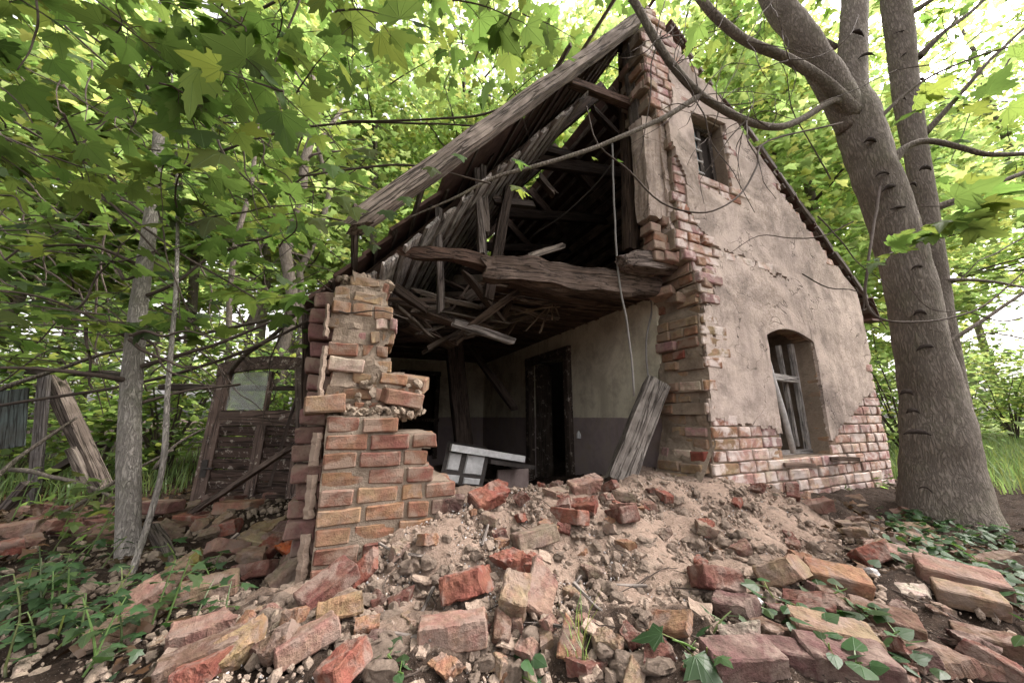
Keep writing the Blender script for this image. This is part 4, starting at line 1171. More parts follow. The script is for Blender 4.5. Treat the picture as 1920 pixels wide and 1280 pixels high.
TB = [
 (848, 1205, 'full', 'pink', 8, 4, -6, 1.22, 'largest loose brick, pinkish top and rough buff front, in the middle foreground'),
 (882, 1118, 'half', 'red', 12, 10, -22, 1.15, 'bright red brick with pale dust, just above the largest loose brick'),
 (968, 1128, 'half', 'buff', 80, 22, 14, .95, 'buff and dark red broken brick right of the bright dusty red brick'),
 (1018, 1120, 'slab', 'pink', 70, 35, 40, 1.05, 'curved pink tile fragment standing on edge beside a buff broken brick'),
 (955, 1068, 'bit', 'red', 20, 10, 10, .9, 'small red brick lump above the buff and red pair of broken bricks'),
 (993, 1078, 'bit', 'red', 60, 20, 30, .6, 'tiny red chip between the curved tile fragment and the red lump'),
 (648, 1158, 'half', 'yellow', 20, 8, -30, 1.0, 'yellow ochre brick chunk with rough face near the foot of the pier'),
 (612, 1128, 'full', 'dred', 52, 24, 10, .98, 'dark red brick leaning on the rubble left of the yellow ochre chunk'),
 (690, 1082, 'slab', 'red', 35, 38, 24, .85, 'red slab propped against the bottom course of the pier'),
 (684, 1192, 'bit', 'orange', 10, 5, 15, .62, 'small orange brick chip below the yellow ochre chunk'),
 (372, 1262, 'full', 'brown', 32, 10, 0, 1.05, 'long brown brick pointing down at the bottom left of the rubble'),
 (380, 1205, 'half', 'pink', 35, 5, 6, 1.0, 'pinkish brick piece with flat top above the long brown brick'),
 (460, 1228, 'half', 'yellow', 44, 18, 20, .92, 'crumbling yellowish brick piece beside the long brown brick'),
 (572, 1232, 'full', 'pink', 40, 14, -10, .95, 'rough pinkish grey brick in the foreground below the dark red leaning brick'),
 (655, 1262, 'half', 'red', 70, 8, -18, .98, 'flat deep red brick half at the bottom edge'),
 (516, 1235, 'bit', 'brown', 30, 30, 10, .75, 'small brown lump between the yellowish piece and the pinkish grey brick'),
 (385, 1276, 'half', 'red', 20, 12, -10, .8, 'reddish pink fragment cut by the bottom edge under the long brown brick'),
 (942, 1200, 'half', 'brown', 85, 30, 12, .62, 'little brown and grey block right of the largest loose brick'),
 (1075, 1215, 'slab', 'orange', 60, 45, 32, .78, 'flat orange pink shard standing near a thin blade of grass'),
 (840, 1268, 'bit', 'orange', 40, 14, 20, .7, 'orange fragment at the bottom edge below the largest loose brick'),
 (918, 950, 'half', 'red', 35, 14, 28, 1.05, 'square red brick half on the crest of the heap right of the pier'),
 (986, 905, 'half', 'red', 62, 48, 12, 1.05, 'red and pink brick standing up on the crest before the dark doorway'),
 (928, 908, 'bit', 'pink', 20, 10, -10, .95, 'pink brick chunk in front of the white stove tiles'),
 (882, 904, 'full', (.21, .125, .07), -28, -8, 10, .9, 'rounded brown brick lying before the toppled stove'),
 (978, 948, 'bit', 'dred', 10, 30, 12, .6, 'small deep red bit between the square half and the standing red brick'),
 (940, 925, 'bit', 'red', 80, 14, 20, .6, 'small red bit wedged behind the square red half'),
 (1068, 985, 'full', 'red', -48, 6, -14, .95, 'worn red brick lying slantwise in the middle of the heap'),
 (1098, 965, 'half', 'red', -35, 12, 22, .88, 'red brick half resting behind the worn slanting brick'),
 (1166, 985, 'full', 'dred', -78, 18, 4, 1.0, 'long brick pointing at the viewer on the sandy right side of the heap'),
 (1003, 1022, 'full', 'grey', 24, 8, -14, 1.02, 'broad brick caked with grey mortar in the middle of the heap'),
 (1100, 925, 'half', 'pink', 10, 12, 12, 1.0, 'brick half topped with a clod of mortar on the crest'),
 (1172, 1032, 'bit', 'orange', 10, 0, 0, .5, 'small bright orange chip below the long brick on the sandy slope'),
 (1148, 985, 'bit', 'orange', 20, 20, 30, .45, 'little orange chip beside the worn slanting brick'),
 (936, 1010, 'bit', 'dred', 20, 10, 0, .55, 'dull red chip half buried in white grit right of the pier'),
 (1352, 1115, 'half', 'dred', 10, -10, -24, .98, 'dull red flat brick with dusty face alone on the sandy slope'),
 (1268, 1188, 'slab', 'orange', -48, 20, 24, .95, 'orange pink shard lying beside the large green leaf'),
 (1480, 1105, 'half', 'buff', -22, 24, -22, 1.1, 'squarish buff grey block with a mossy face on the right'),
 (1572, 1102, 'full', 'orange', -24, -6, 18, .98, 'orange buff brick beside the squarish buff grey block'),
 (1565, 1215, 'full', 'buff', -22, -4, 8, 1.18, 'long buff brick with a yellow top in the lower right foreground'),
 (1528, 1158, 'half', 'dred', -50, 12, 20, .95, 'dark red brick half above the long buff brick'),
 (1662, 1180, 'full', 'brown', -32, -6, 16, 1.05, 'brown brick slanting behind the long buff brick'),
 (1652, 1060, 'half', 'red', -6, 20, -34, 1.05, 'square red brick face looking out under the long pink slab'),
 (1702, 1050, 'slab', 'pink', -36, -4, 6, 1.45, 'long pinkish slab sloping down toward the right'),
 (1805, 1108, 'full', 'pink', -36, -6, 14, 1.22, 'big pink and buff brick at the right with a dark broken end'),
 (1822, 1142, 'full', 'buff', -36, -4, 10, 1.05, 'buff brick lying against the big pink and buff brick'),
 (1770, 1255, 'slab', 'brown', -55, -8, 6, 1.35, 'flat brown slab at the lower right corner'),
 (1590, 1268, 'full', 'purple', -14, -2, 6, 1.2, 'purple grey brick along the bottom edge under the long buff brick'),
 (1395, 1262, 'full', 'purple', 2, 2, 6, 1.1, 'dark purple brick along the bottom edge beside the large green leaf'),
 (1402, 1228, 'half', 'pale', -38, 22, 30, .72, 'pale broken fragment with a sharp tip near the large green leaf'),
 (1392, 1160, 'half', 'purple', -30, 5, 6, .95, 'dark purple grey piece below the dull red flat brick'),
 (1455, 1238, 'full', 'purple', -18, 0, 0, .95, 'dull purple brick half hidden under leaves left of the long buff brick'),
 (1712, 1000, 'full', 'buff', -18, 5, 8, .92, 'buff brick by ivy just in front of the thick trunk'),
 (1785, 1020, 'slab', 'buff', -18, 0, 4, 1.25, 'flat buff slab by ivy at the foot of the thick trunk'),
 (1880, 1065, 'half', 'grey', -20, 20, 8, .85, 'small grey brick end in the leaves near the right edge'),
 (1340, 890, 'half', 'orange', -28, 26, 10, .95, 'orange block at the bottom corner of the broken gable wall'),
 (1422, 925, 'bit', 'dred', 20, 40, 10, .7, 'small dark red brick bit standing at the base of the gable wall'),
 (1488, 932, 'half', 'dred', 50, 45, 10, .75, 'dark red brick end upright near the gable wall under the window'),
 (1512, 940, 'slab', 'orange', -24, 30, 20, .7, 'thin orange chip leaning beside the upright dark red brick end'),
 (1538, 962, 'half', 'pink', -40, 20, 14, .95, 'dusty pink brick piece below the arched window'),
 (1610, 945, 'slab', 'brown', -8, 8, 12, 1.3, 'brown curved tile in dead leaves between window and thick trunk'),
 (1855, 1215, 'full', 'brown', -40, 0, 6, .9, 'dim brown brick deep in leaves at the lower right'),
 (1725, 1115, 'slab', 'pale', -18, 4, 8, .78, 'whitish grey slab left of the big pink and buff brick'),
 (478, 1030, 'full', (.32, .26, .175), -14, -6, 6, 1.0, 'long grey buff brick on the pile left of the pier'),
 (485, 1055, 'half', 'buff', -6, 0, 4, .9, 'buff brick just under the long grey buff brick'),
 (512, 995, 'slab', (.24, .18, .11), 18, 12, 14, 1.2, 'flat olive brown slab atop the pile left of the pier'),
 (548, 1052, 'bit', (.42, .12, .05), 30, 10, 20, 1.0, 'bright orange red crumbling lump near the left side of the pier'),
 (432, 1000, 'half', 'red', 12, 10, 0, .95, 'red brick half on the pile under the foot of the door'),
 (545, 1090, 'half', 'grey', 42, 32, 0, .95, 'greyish brick chunk leaning at the left foot of the pier'),
 (388, 1122, 'full', 'buff', 30, 6, 6, .95, 'buff brick lying alone right of the green seedlings'),
 (282, 1140, 'half', 'pink', 60, 24, 16, .95, 'whitish pink brick end among the green seedlings'),
 (355, 1075, 'half', (.20, .17, .06), 60, 20, 20, .8, 'mossy yellow green brick by the rotten log'),
 (320, 1105, 'bit', 'buff', 40, 40, 6, .8, 'triangular buff piece left of the rotten log'),
 (225, 1190, 'full', 'buff', 30, 8, 0, .95, 'buff brick sunk in the leaves at the lower left'),
 (25, 1005, 'full', 'pink', 20, 6, 0, 1.2, 'pale red brick at the left edge in front of the stake'),
 (20, 1040, 'half', 'red', 32, 10, 6, 1.0, 'red brick half near the left edge below the pale red brick'),
 (130, 985, 'half', 'pink', 10, 14, 0, 1.0, 'white stained brick left of the pale trunk'),
 (192, 985, 'half', 'dred', -4, 10, 0, 1.0, 'dark red block touching the left of the pale trunk'),
 (560, 900, 'half', 'red', 18, 12, 0, 1.0, 'red brick on the bricks right of the foot of the door'),
 (520, 935, 'full', 'pink', 8, 4, 0, .95, 'pinkish brick lying behind the pile beside the pier'),
 (572, 972, 'half', 'grey', 10, 6, 0, 1.05, 'rounded grey stone like brick touching the left side of the pier'),
]
for t in TB: loose(*t); NAMED.append((t[0], t[1], short(t[8])))
loose(842, 955, 'half', 'purple', 4, 2, 2, .9, 'dark glazed brick stepping down from the right end of the pier')
# white pebbles and mortar clods
for px, py, s, lab in ((1232, 1258, .062, 'largest grey mortar clod at the bottom edge right of centre'), (1170, 1252, .045, 'grey mortar clod left of the largest one at the bottom edge'), (998, 1205, .04, 'grey stone right of the little brown and grey block'),
                       (1610, 1005, .06, 'sandy clod on the right end of the heap before the trunk'), (1450, 1135, .045, 'sandy clod below the squarish buff grey block'), (1420, 1138, .026, 'white pebble left of the squarish buff grey block'),
                       (1636, 1078, .026, 'white pebble under the square red brick face'), (1492, 960, .04, 'sandy clod below the upright dark red brick end'), (770, 1080, .05, 'large grey clod just right of the red slab at the pier'),
                       (800, 1075, .04, 'tall grey clod beside the large grey clod near the pier'), (722, 1280, .05, 'grey clod at the bottom edge left of the largest loose brick')):
    o = loose(px, py, 'lump', None, random.uniform(0, 360), random.uniform(-20, 20), random.uniform(-20, 20), s, lab, 'pebble' if 'pebble' in lab else 'clod', None, 0, 'pebble' if 'pebble' in lab else 'mortar_clod')
    if 'pebble' in lab: o.data = o.data.copy(); o.data.materials.clear(); o.data.materials.append(M['pale_bar'])
# scattered pieces that nothing tells apart
def zone(n, poly, kinds, cols, smin, smax, label, group, cat, name, lump=False):
    xs_ = [p[0] for p in poly]; ys_ = [p[1] for p in poly]
    k = 0; tries = 0
    while k < n and tries < n * 30:
        tries += 1
        px, py = random.uniform(min(xs_), max(xs_)), random.uniform(min(ys_), max(ys_))
        ins = False
        for i in range(len(poly)):
            (x1, y1), (x2, y2) = poly[i], poly[i - 1]
            if (y1 > py) != (y2 > py) and px < (x2 - x1) * (py - y1) / (y2 - y1) + x1: ins = not ins
        if not ins: continue
        p = gp(px, py)
        if p.y > -.02 and 2.2 < p.x < 4.6: continue
        if any(abs(p.x - a) < r_ and abs(p.y - b) < r_ for a, b, r_ in used[:90]): continue
        s = random.uniform(smin, smax)
        kd = 'lump' if lump else random.choice(kinds); cc_ = None if lump else random.choice(cols)
        nm = label.split('|')[0]
        if not lump: nm = dict(dred='dark red', purple='purple grey', brown='brown', pink='pinkish', grey='grey', buff='buff', red='red', orange='orange')[cc_] + ' ' + nm + dict(full=' brick', half=' brick half', bit=' brick chip', slab=' brick flake')[kd]
        lab = nm + ' ' + beside(px, py)
        loose(px, py, kd, cc_, random.uniform(0, 360), random.gauss(0, 14), random.gauss(0, 16), s, lab, cat, group, -.004, name)
        k += 1
zone(34, [(270, 960), (590, 900), (590, 1090), (380, 1110), (300, 1020)], ['half', 'bit', 'full', 'slab'], ['dred', 'brown', 'pink', 'purple', 'grey', 'buff', 'red'], .6, 1.0, 'dusty piled', 'brick pieces piled left of the pier', 'brick', 'brick_fragment')
zone(14, [(0, 960), (215, 940), (215, 1010), (0, 1080)], ['half', 'bit', 'full'], ['dred', 'brown', 'pink', 'red'], .7, 1.0, 'dull', 'brick pieces left of the pale trunk', 'brick', 'brick_fragment')
zone(24, [(1380, 1140), (1640, 1120), (1900, 1180), (1900, 1280), (1380, 1280)], ['half', 'bit', 'slab'], ['brown', 'purple', 'dred', 'grey'], .4, .85, 'dim', 'dark brick fragments in the lower right', 'brick', 'brick_fragment')
zone(14, [(1500, 950), (1660, 940), (1900, 1060), (1880, 1110), (1600, 1020)], ['half', 'bit', 'slab'], ['brown', 'pink', 'grey', 'buff'], .5, .85, 'weathered', 'brick fragments before the thick trunk', 'brick', 'brick_fragment')
zone(16, [(420, 1120), (740, 1170), (1250, 1200), (1250, 1280), (300, 1280)], ['bit', 'half'], ['pink', 'dred', 'orange', 'grey', 'buff'], .4, .7, 'small', 'small brick chips in the foreground', 'brick', 'brick_fragment')
zone(16, [(880, 920), (1240, 890), (1250, 1000), (900, 1010)], ['bit', 'half'], ['red', 'dred', 'orange', 'pink', 'grey'], .35, .75, 'small dusty', 'small brick chips on the heap', 'brick', 'brick_fragment')
zone(95, [(700, 1040), (1000, 980), (1250, 1000), (1250, 1280), (450, 1280), (420, 1130), (620, 1080)], None, None, .016, .042, 'grey mortar clod', 'mortar clods in the foreground rubble', 'clod', 'mortar_clod', True)
zone(120, [(1250, 900), (1400, 920), (1600, 990), (1640, 1060), (1500, 1080), (1250, 1060), (1000, 960)], None, None, .012, .04, 'sandy clod', 'sandy clods on the heap', 'clod', 'mortar_clod', True)
zone(50, [(440, 1090), (600, 1060), (600, 1180), (420, 1200)], None, None, .014, .036, 'crumbly grey clod', 'grey clods left of the leaning brick', 'clod', 'mortar_clod', True)

# grit and small rubble: countless
def grit(n, cx, cy, sx, sy, smin, smax, name, mat, fn=None):
    x = NR.normal(cx, sx, n); y = NR.normal(cy, sy, n)
    keep = ~((y > -.01) & (x > 2.15)) & ~((x > -.02) & (x < .5) & (y > -.01) & (y < .4)) & (np.hypot(x - .095, y + 1.63) > .45)
    x, y = x[keep], y[keep]
    s = smin * (smax / smin) ** (NR.random(len(x)) ** 2.2)
    z = G(x, y) + s * .25
    tag(scatter_mass(name, np.stack([x, y, z], 1), s, M[mat]), kind='stuff')
zone(40, [(300, 1180), (440, 1100), (620, 1100), (900, 1040), (1240, 1120), (1900, 1120), (1900, 1280), (260, 1280)], ['bit', 'half', 'bit'], ['pink', 'dred', 'red', 'grey', 'buff', 'purple', 'orange'], .25, .62, 'broken', 'broken brick bits in the foreground', 'brick', 'brick_fragment')
zone(30, [(640, 1040), (900, 960), (1240, 920), (1560, 980), (1500, 1080), (1000, 1100)], ['bit', 'bit', 'half'], ['red', 'pink', 'grey', 'dred', 'orange'], .3, .7, 'half buried', 'half buried brick bits on the heap', 'brick', 'brick_fragment')
for i in range(26):                                      # flakes of render and splinters of lath
    px, py = random.uniform(650, 1620), random.uniform(950, 1270); p = gp(px, py)
    if p.y > -.05 and p.x > 2.1: continue
    fl = i < 16
    o = bpy.data.objects.new('plaster_flake' if fl else 'wood_splinter', brick_mesh(300 + i, random.uniform(.05, .10), random.uniform(.04, .07), .012, 2, .006, .003, .4, .02) if fl else brick_mesh(330 + i, random.uniform(.10, .2), .012, .008, 1, .004, .002))
    o.data.materials.append(M['lime'] if fl else M['wood']); COL.objects.link(o)
    o.matrix_world = Matrix.Translation((p.x, p.y, g1(p.x, p.y) + .018)) @ Euler((random.gauss(0, .3), random.gauss(0, .25), random.uniform(0, 6.28))).to_matrix().to_4x4()
    col(o, PALEW)
    tag(o, ('pale flake of wall render ' if fl else 'thin wood splinter ') + beside(px, py), 'plaster' if fl else 'splinter', 'flakes of render on the rubble' if fl else 'wood splinters on the rubble')
grit(7000, 1.2, -.15, .75, .45, .003, .022, 'rubble', 'stone')
grit(6000, .5, -.7, .8, .4, .004, .026, 'rubble', 'stone')
grit(3500, -.5, .5, .4, .8, .005, .03, 'rubble', 'mortar')
grit(3500, 2.6, -.6, .8, .4, .004, .02, 'rubble', 'stone')
grit(5000, .9, -.35, .6, .3, .002, .006, 'lime_grit', 'pale_bar')

# ------------------------------------------------------------------ leaves
HALF = [(0, 0), (.14, -.07), (.36, -.05), (.30, .05), (.45, .10), (.57, .27), (.43, .27), (.45, .40), (.30, .36), (.20, .42), (.27, .58), (.17, .62), (.12, .78), (0, .97)]
HALF_S = [(0, 0), (.33, -.05), (.29, .07), (.56, .27), (.23, .40), (.21, .60), (0, .96)]
HALF_T = [(0, 0), (.42, .02), (.50, .34), (.20, .5), (0, .95)]
def template(half, centre=(0, .27), curl=.22, droop=.25):
    P = half + [(-x, y) for x, y in half[-2:0:-1]]
    P = np.array([centre] + P)
    z = -curl * np.abs(P[:, 0]) ** 1.3 - droop * np.maximum(0, P[:, 1] - .3) ** 2 + .03
    z[0] += .02
    n = len(P) - 1
    T = np.array([(0, 1 + k, 1 + (k + 1) % n) for k in range(n)])
    return np.column_stack([P, z]), T
T_NEAR, T_MID, T_FAR = template(HALF), template(HALF_S), template(HALF_T)
def heart():
    P = [(0, 0), (.22, -.06), (.42, .12), (.40, .38), (.22, .68), (0, .95)]
    return template(P, (0, .35), .25, .1)
T_OVAL = heart()
def leaf_frames(Nn, D):
    Nn = Nn / np.linalg.norm(Nn, axis=1, keepdims=True)
    D = D - Nn * (D * Nn).sum(1, keepdims=True); D /= np.linalg.norm(D, axis=1, keepdims=True) + 1e-9
    X = np.cross(D, Nn)
    return np.stack([X, D, Nn], 2)
def leaf_mass(name, P, Nn, D, S, tpl, mat, parent=None, bent=.5):
    V0, T0 = tpl
    n = len(P); Fm = leaf_frames(Nn, D)
    V = np.repeat(V0[None], n, 0).copy()
    V[:, :, 2] *= NR.uniform(.2, 1 + bent, n)[:, None]
    V *= np.asarray(S)[:, None, None]
    V = np.einsum('nij,nkj->nki', Fm, V) + np.asarray(P)[:, None]
    T = T0[None] + (np.arange(n) * len(V0))[:, None, None]
    uv = np.tile(V0[:, :2], (n, 1))
    return fast(name, V.reshape(-1, 3), T.reshape(-1, 3), M[mat], parent, uv=uv)
LEAFM = []
for i in range(6):
    V0, T0 = template(HALF, (0, .27), .18 + .14 * (i % 3), .15 + .2 * (i % 4))
    V0 = V0.copy(); V0[:, 2] += .05 * np.sin(V0[:, 0] * 9 + i) * np.abs(V0[:, 0])
    me = bpy.data.meshes.new('leaf'); me.from_pydata([tuple(v) for v in V0], [], [tuple(t) for t in T0])
    uvl = me.uv_layers.new(name='uv')
    for l in me.loops: uvl.data[l.index].uv = V0[l.vertex_index][:2]
    me.polygons.foreach_set('use_smooth', [True] * len(me.polygons))
    me.materials.append(M['leaf_near']); LEAFM.append(me)
class Foliage:
    def __init__(s, tree, budget=150): s.t = tree; s.L = []; s.budget = budget; s.tw = MB()
    def spray(s, p0, p1, n, size, sag=.08, r=.004, tilt=.45, keep=None):
        p0, p1 = Vector(p0), Vector(p1)
        mid = p0.lerp(p1, .5) + Vector((random.gauss(0, .05), random.gauss(0, .05), sag * .6)) * (p1 - p0).length
        C_ = wob(curve([p0, mid, p1], 10), .02, 3)
        s.tw.tube(C_, lerps([r, r * .4], len(C_)), 5)
        ax = (p1 - p0).normalized(); side = ax.cross(Vector((0, 0, 1)))
        if side.length < .05: side = Vector((1, 0, 0))
        side.normalize()
        for i in range(n):
            f = (i // 2 * 2 + 1.2) / (n + .6); q = C_[min(len(C_) - 1, int(f * (len(C_) - 1)))]
            sd_ = 1 if i % 2 else -1
            d = (side * sd_ * random.uniform(.5, 1) + ax * random.uniform(.1, 1.) + Vector((0, 0, random.uniform(-.5, .15)))).normalized()
            if i == n - 1: d = (ax + Vector((0, 0, -.2))).normalized(); q = C_[-1]
            sz = size * random.uniform(.65, 1.15)
            b = q + d * sz * random.uniform(.35, .7)
            if keep and not keep(b): continue
            nn = Vector((random.gauss(0, tilt), random.gauss(0, tilt), 1)) + d * .25
            dd = d + Vector((random.gauss(0, .3), random.gauss(0, .3), random.gauss(-.25, .25)))
            s.tw.tube([q, q.lerp(b, .6) + Vector((0, 0, .004)), b], .0012, 3)
            s.L.append((b, nn, dd, sz))
    def done(s, mat='leaf_near', mass='foliage'):
        if s.tw.V: tag(s.tw.build('twigs', M['twig'], s.t), kind='stuff')
        ls = sorted(s.L, key=lambda l: -l[3] / max(.25, ahead(l[0])) * (1 if .2 < ahead(l[0]) else 0))
        k = min(s.budget, len(ls))
        Fm = leaf_frames(np.array([tuple(l[1]) for l in ls]), np.array([tuple(l[2]) for l in ls])) if ls else None
        for i in range(k):
            o = bpy.data.objects.new('leaf', random.choice(LEAFM)); COL.objects.link(o); o.parent = s.t
            m = Matrix(Fm[i].tolist()).to_4x4() @ Matrix.Diagonal((ls[i][3], ls[i][3], ls[i][3] * random.uniform(.4, 1.7), 1)); m.translation = ls[i][0]
            put(o, m)
        if len(ls) > k:
            r_ = ls[k:]
            tag(leaf_mass(mass, np.array([tuple(l[0]) for l in r_]), np.array([tuple(l[1]) for l in r_]), np.array([tuple(l[2]) for l in r_]), np.array([l[3] for l in r_]), T_NEAR, mat, s.t), kind='stuff')
def pxof(p):
    q = Vector(p) - CAM; z = q.dot(_F)
    if z < .05: return None
    return 960 + 661 * q.dot(_r) / z, 640 - 661 * q.dot(_U) / z
def clear_of_roof(p):
    a = pxof(p)
    if a is None: return False
    x, y = a
    if x > 600 and y > 430 - (x - 690) * .74 - 10: return False
    return not (x > 575 and y > 470)

# ------------------------------------------------------------------ trees
def limb(name, pts, parent, mat, sides=12, jit=.05, n=40, wobble=.0):
    """pts: (px, py, distance, width in px of the photograph)"""
    P = [at(p[0], p[1], p[2]) for p in pts]
    rr = []
    for p in pts:
        x = (p[0] - 960) / 676
        rr.append(p[3] / 2 * p[2] / (676 * math.sqrt(1 + x * x)))
    C_ = curve(P, n)
    if wobble: C_ = wob(C_, wobble, 4)
    rs = list(np.interp(np.linspace(0, len(P) - 1, len(C_)), range(len(P)), rr))
    V, F = tube(C_, rs, sides, jit)
    return pyd(name, V, F, M[mat], parent, True), C_, rs
mt = tag(empty('maple_tree', tuple(at(1775, 985, 2.5))), 'thick grey maple forking into several stems beside the gable wall', 'tree')
tr, C_, rs = limb('trunk', [(1790, 1030, 2.5, 250), (1776, 978, 2.5, 205), (1766, 890, 2.5, 168), (1752, 764, 2.5, 140), (1726, 643, 2.5, 116), (1703, 520, 2.5, 112), (1668, 400, 2.5, 112), (1632, 300, 2.5, 112), (1606, 215, 2.5, 112), (1596, 170, 2.5, 84), (1598, 100, 2.5, 74), (1602, 0, 2.5, 70), (1600, -160, 2.5, 60)], mt, 'bark', 28, .07, 110)
limb('stem', [(1600, 240, 2.5, 80), (1572, 180, 2.46, 88), (1530, 110, 2.42, 80), (1490, 50, 2.4, 76), (1455, 0, 2.4, 74), (1400, -120, 2.4, 66)], mt, 'bark', 20, .07, 44)
limb('stem', [(1822, 985, 2.62, 90), (1808, 860, 2.64, 74), (1786, 740, 2.66, 66), (1764, 600, 2.68, 62), (1742, 440, 2.7, 60), (1722, 310, 2.72, 58), (1700, 180, 2.74, 68), (1690, 90, 2.75, 74), (1680, 0, 2.76, 80), (1668, -160, 2.76, 70)], mt, 'bark', 20, .06, 70)
for pts in ([(1600, 205, 2.44, 40), (1560, 190, 2.38, 22), (1500, 226, 2.3, 18), (1445, 239, 2.25, 19), (1380, 218, 2.2, 20), (1312, 178, 2.1, 20), (1262, 125, 2.05, 20), (1222, 60, 2.0, 20), (1175, -20, 1.95, 20)],
            [(1602, 215, 2.44, 54), (1540, 150, 2.35, 32), (1480, 112, 2.3, 27), (1400, 78, 2.25, 25), (1345, 35, 2.2, 24), (1290, -30, 2.15, 24)],
            [(1312, 180, 2.1, 15), (1240, 222, 2.05, 12), (1120, 275, 1.95, 10), (1010, 310, 1.85, 9), (930, 332, 1.8, 8), (850, 372, 1.75, 5), (760, 412, 1.75, 3)],
            [(1672, 305, 2.44, 34), (1700, 276, 2.4, 22), (1740, 264, 2.36, 19), (1800, 276, 2.33, 18), (1860, 290, 2.3, 17), (1960, 286, 2.3, 15)],
            [(1742, 395, 2.7, 26), (1820, 365, 2.6, 19), (1880, 340, 2.55, 17), (1980, 300, 2.5, 16)],
            [(1748, 668, 2.44, 24), (1780, 640, 2.4, 13), (1850, 596, 2.35, 11), (1960, 520, 2.3, 10)],
            [(1760, 530, 2.65, 20), (1800, 524, 2.6, 11), (1870, 530, 2.6, 9), (1960, 545, 2.6, 8)],
            [(1722, 108, 2.7, 26), (1770, 60, 2.6, 15), (1830, 15, 2.55, 13), (1880, -40, 2.5, 12)],
            [(1735, 250, 2.7, 22), (1790, 190, 2.6, 15), (1860, 110, 2.5, 12), (1960, 20, 2.4, 10)],
            [(1640, 230, 2.4, 14), (1720, 160, 2.3, 8), (1820, 110, 2.2, 7), (1960, 70, 2.1, 6)],
            [(1700, 30, 2.7, 20), (1760, -10, 2.6, 14), (1800, -50, 2.6, 12)],
            [(1570, 90, 2.6, 16), (1530, 68, 2.6, 14), (1500, 60, 2.7, 11), (1460, 40, 2.8, 9)],
            [(1650, 350, 2.4, 8), (1630, 480, 2.2, 7), (1625, 560, 2.15, 7), (1660, 600, 2.1, 6), (1760, 600, 2.1, 6), (1850, 570, 2.1, 5), (1930, 500, 2.1, 4)],
            [(1580, 230, 2.35, 5), (1440, 265, 2.2, 5), (1420, 310, 2.1, 5), (1395, 355, 2.05, 5), (1360, 385, 2.0, 4), (1310, 400, 2.0, 4), (1240, 380, 2., 4), (1180, 320, 2., 4), (1120, 270, 2., 4), (1100, 200, 2., 3)]):
    limb('branch', pts, mt, 'bark' if pts[0][3] > 12 else 'twig', 9, .06, 40, .006)
random.seed(21)
for (px, py, w, tl) in ((1655, 330, 40, -.15), (1668, 356, 44, -.2), (1690, 395, 46, -.15), (1632, 268, 40, -.2), (1720, 505, 36, 0), (1725, 590, 36, -.1), (1700, 740, 34, 0), (1720, 815, 50, -.05), (1712, 775, 22, 0), (1608, 66, 30, .3), (1625, 108, 28, -.3), (1700, 65, 40, .3), (1705, 105, 46, -.2), (1690, 190, 26, -.3), (1728, 155, 26, .2), (1735, 320, 24, .0), (1712, 350, 20, 0), (1560, 200, 40, .3), (1800, 790, 26, .1), (1735, 655, 30, -.1), (1735, 920, 24, 0), (1540, 90, 30, .4)):
    rr_ = 56 * 2.5 / (676 * 1.45)
    w *= random.uniform(.6, 1.25); tl += random.gauss(0, .12); th_ = random.uniform(.55, 1.5)
    d = 2.5 - rr_ * .97 + (abs(px - (1703 if py > 500 else 1650)) / 60) ** 2 * .02
    if py < 220 and px > 1660: d = 2.67
    P = [at(px + w * .5 * (t / 4 - 1), py + (1 - (t / 4 - 1) ** 2) * -7 + tl * w * .4 * (t / 4 - 1), d + .012 * (t / 4 - 1) ** 2) for t in range(9)]
    sc_ = MB(); sc_.tube(P, [q * th_ * random.uniform(.8, 1.2) for q in (.002, .005, .009, .011, .012, .011, .009, .005, .002)], 6); sc_.build('branch_scar', M['scar'], mt, True)
fo = Foliage(mt, 120)
for (px, py, d, n, s) in ((1800, 405, 1.75, 9, .16), (1770, 430, 1.8, 6, .13), (1850, 200, 1.7, 3, .15), (1740, 195, 1.8, 2, .14), (1665, 480, 1.9, 3, .12), (1690, 465, 1.9, 3, .10), (1845, 385, 1.8, 5, .14), (1880, 160, 1.8, 4, .13)):
    fo.spray(at(px + 40, py - 10, d + .15), at(px - 20, py + 8, d), n, s, .05, .004, .35)
for (px, py, d, s) in ((965, 300, 1.6, .11), (965, 350, 1.55, .13), (1110, 295, 1.9, .05), (1158, 300, 1.9, .045)):
    p = at(px, py, d); fo.L.append((p, Vector((.2, -.55, .8)), Vector((.5, -.2, -.9)), s))
for i in range(60):
    px, py = random.choice([(random.uniform(1300, 1560), random.uniform(-60, 40)), (random.uniform(1640, 1960), random.uniform(-40, 330))])
    d = random.uniform(2.6, 3.8); p = at(px, py, d)
    fo.spray(p, p + Vector((random.gauss(0, .25), random.gauss(0, .25), random.gauss(0, .08))), 7, random.uniform(.09, .13))
for (px, py, d, s) in ((1790, 385, 1.7, .19), (1835, 400, 1.72, .17), (1770, 430, 1.75, .15), (1815, 440, 1.7, .16), (1745, 445, 1.8, .12), (1850, 375, 1.8, .15), (1800, 360, 1.8, .14), (1850, 190, 1.6, .17), (1890, 215, 1.6, .15), (1735, 190, 1.7, .15), (1715, 205, 1.75, .12), (1670, 475, 1.9, .13), (1690, 462, 1.9, .12), (1905, 120, 1.6, .14), (1700, 1, 1.9, .1)):
    fo.L.append((at(px, py - 12, d), Vector((random.gauss(.5, .2), random.gauss(.15, .2), .8)), Vector((random.gauss(-.3, .5), -.5, random.gauss(-.5, .2))), s))
fo.done()
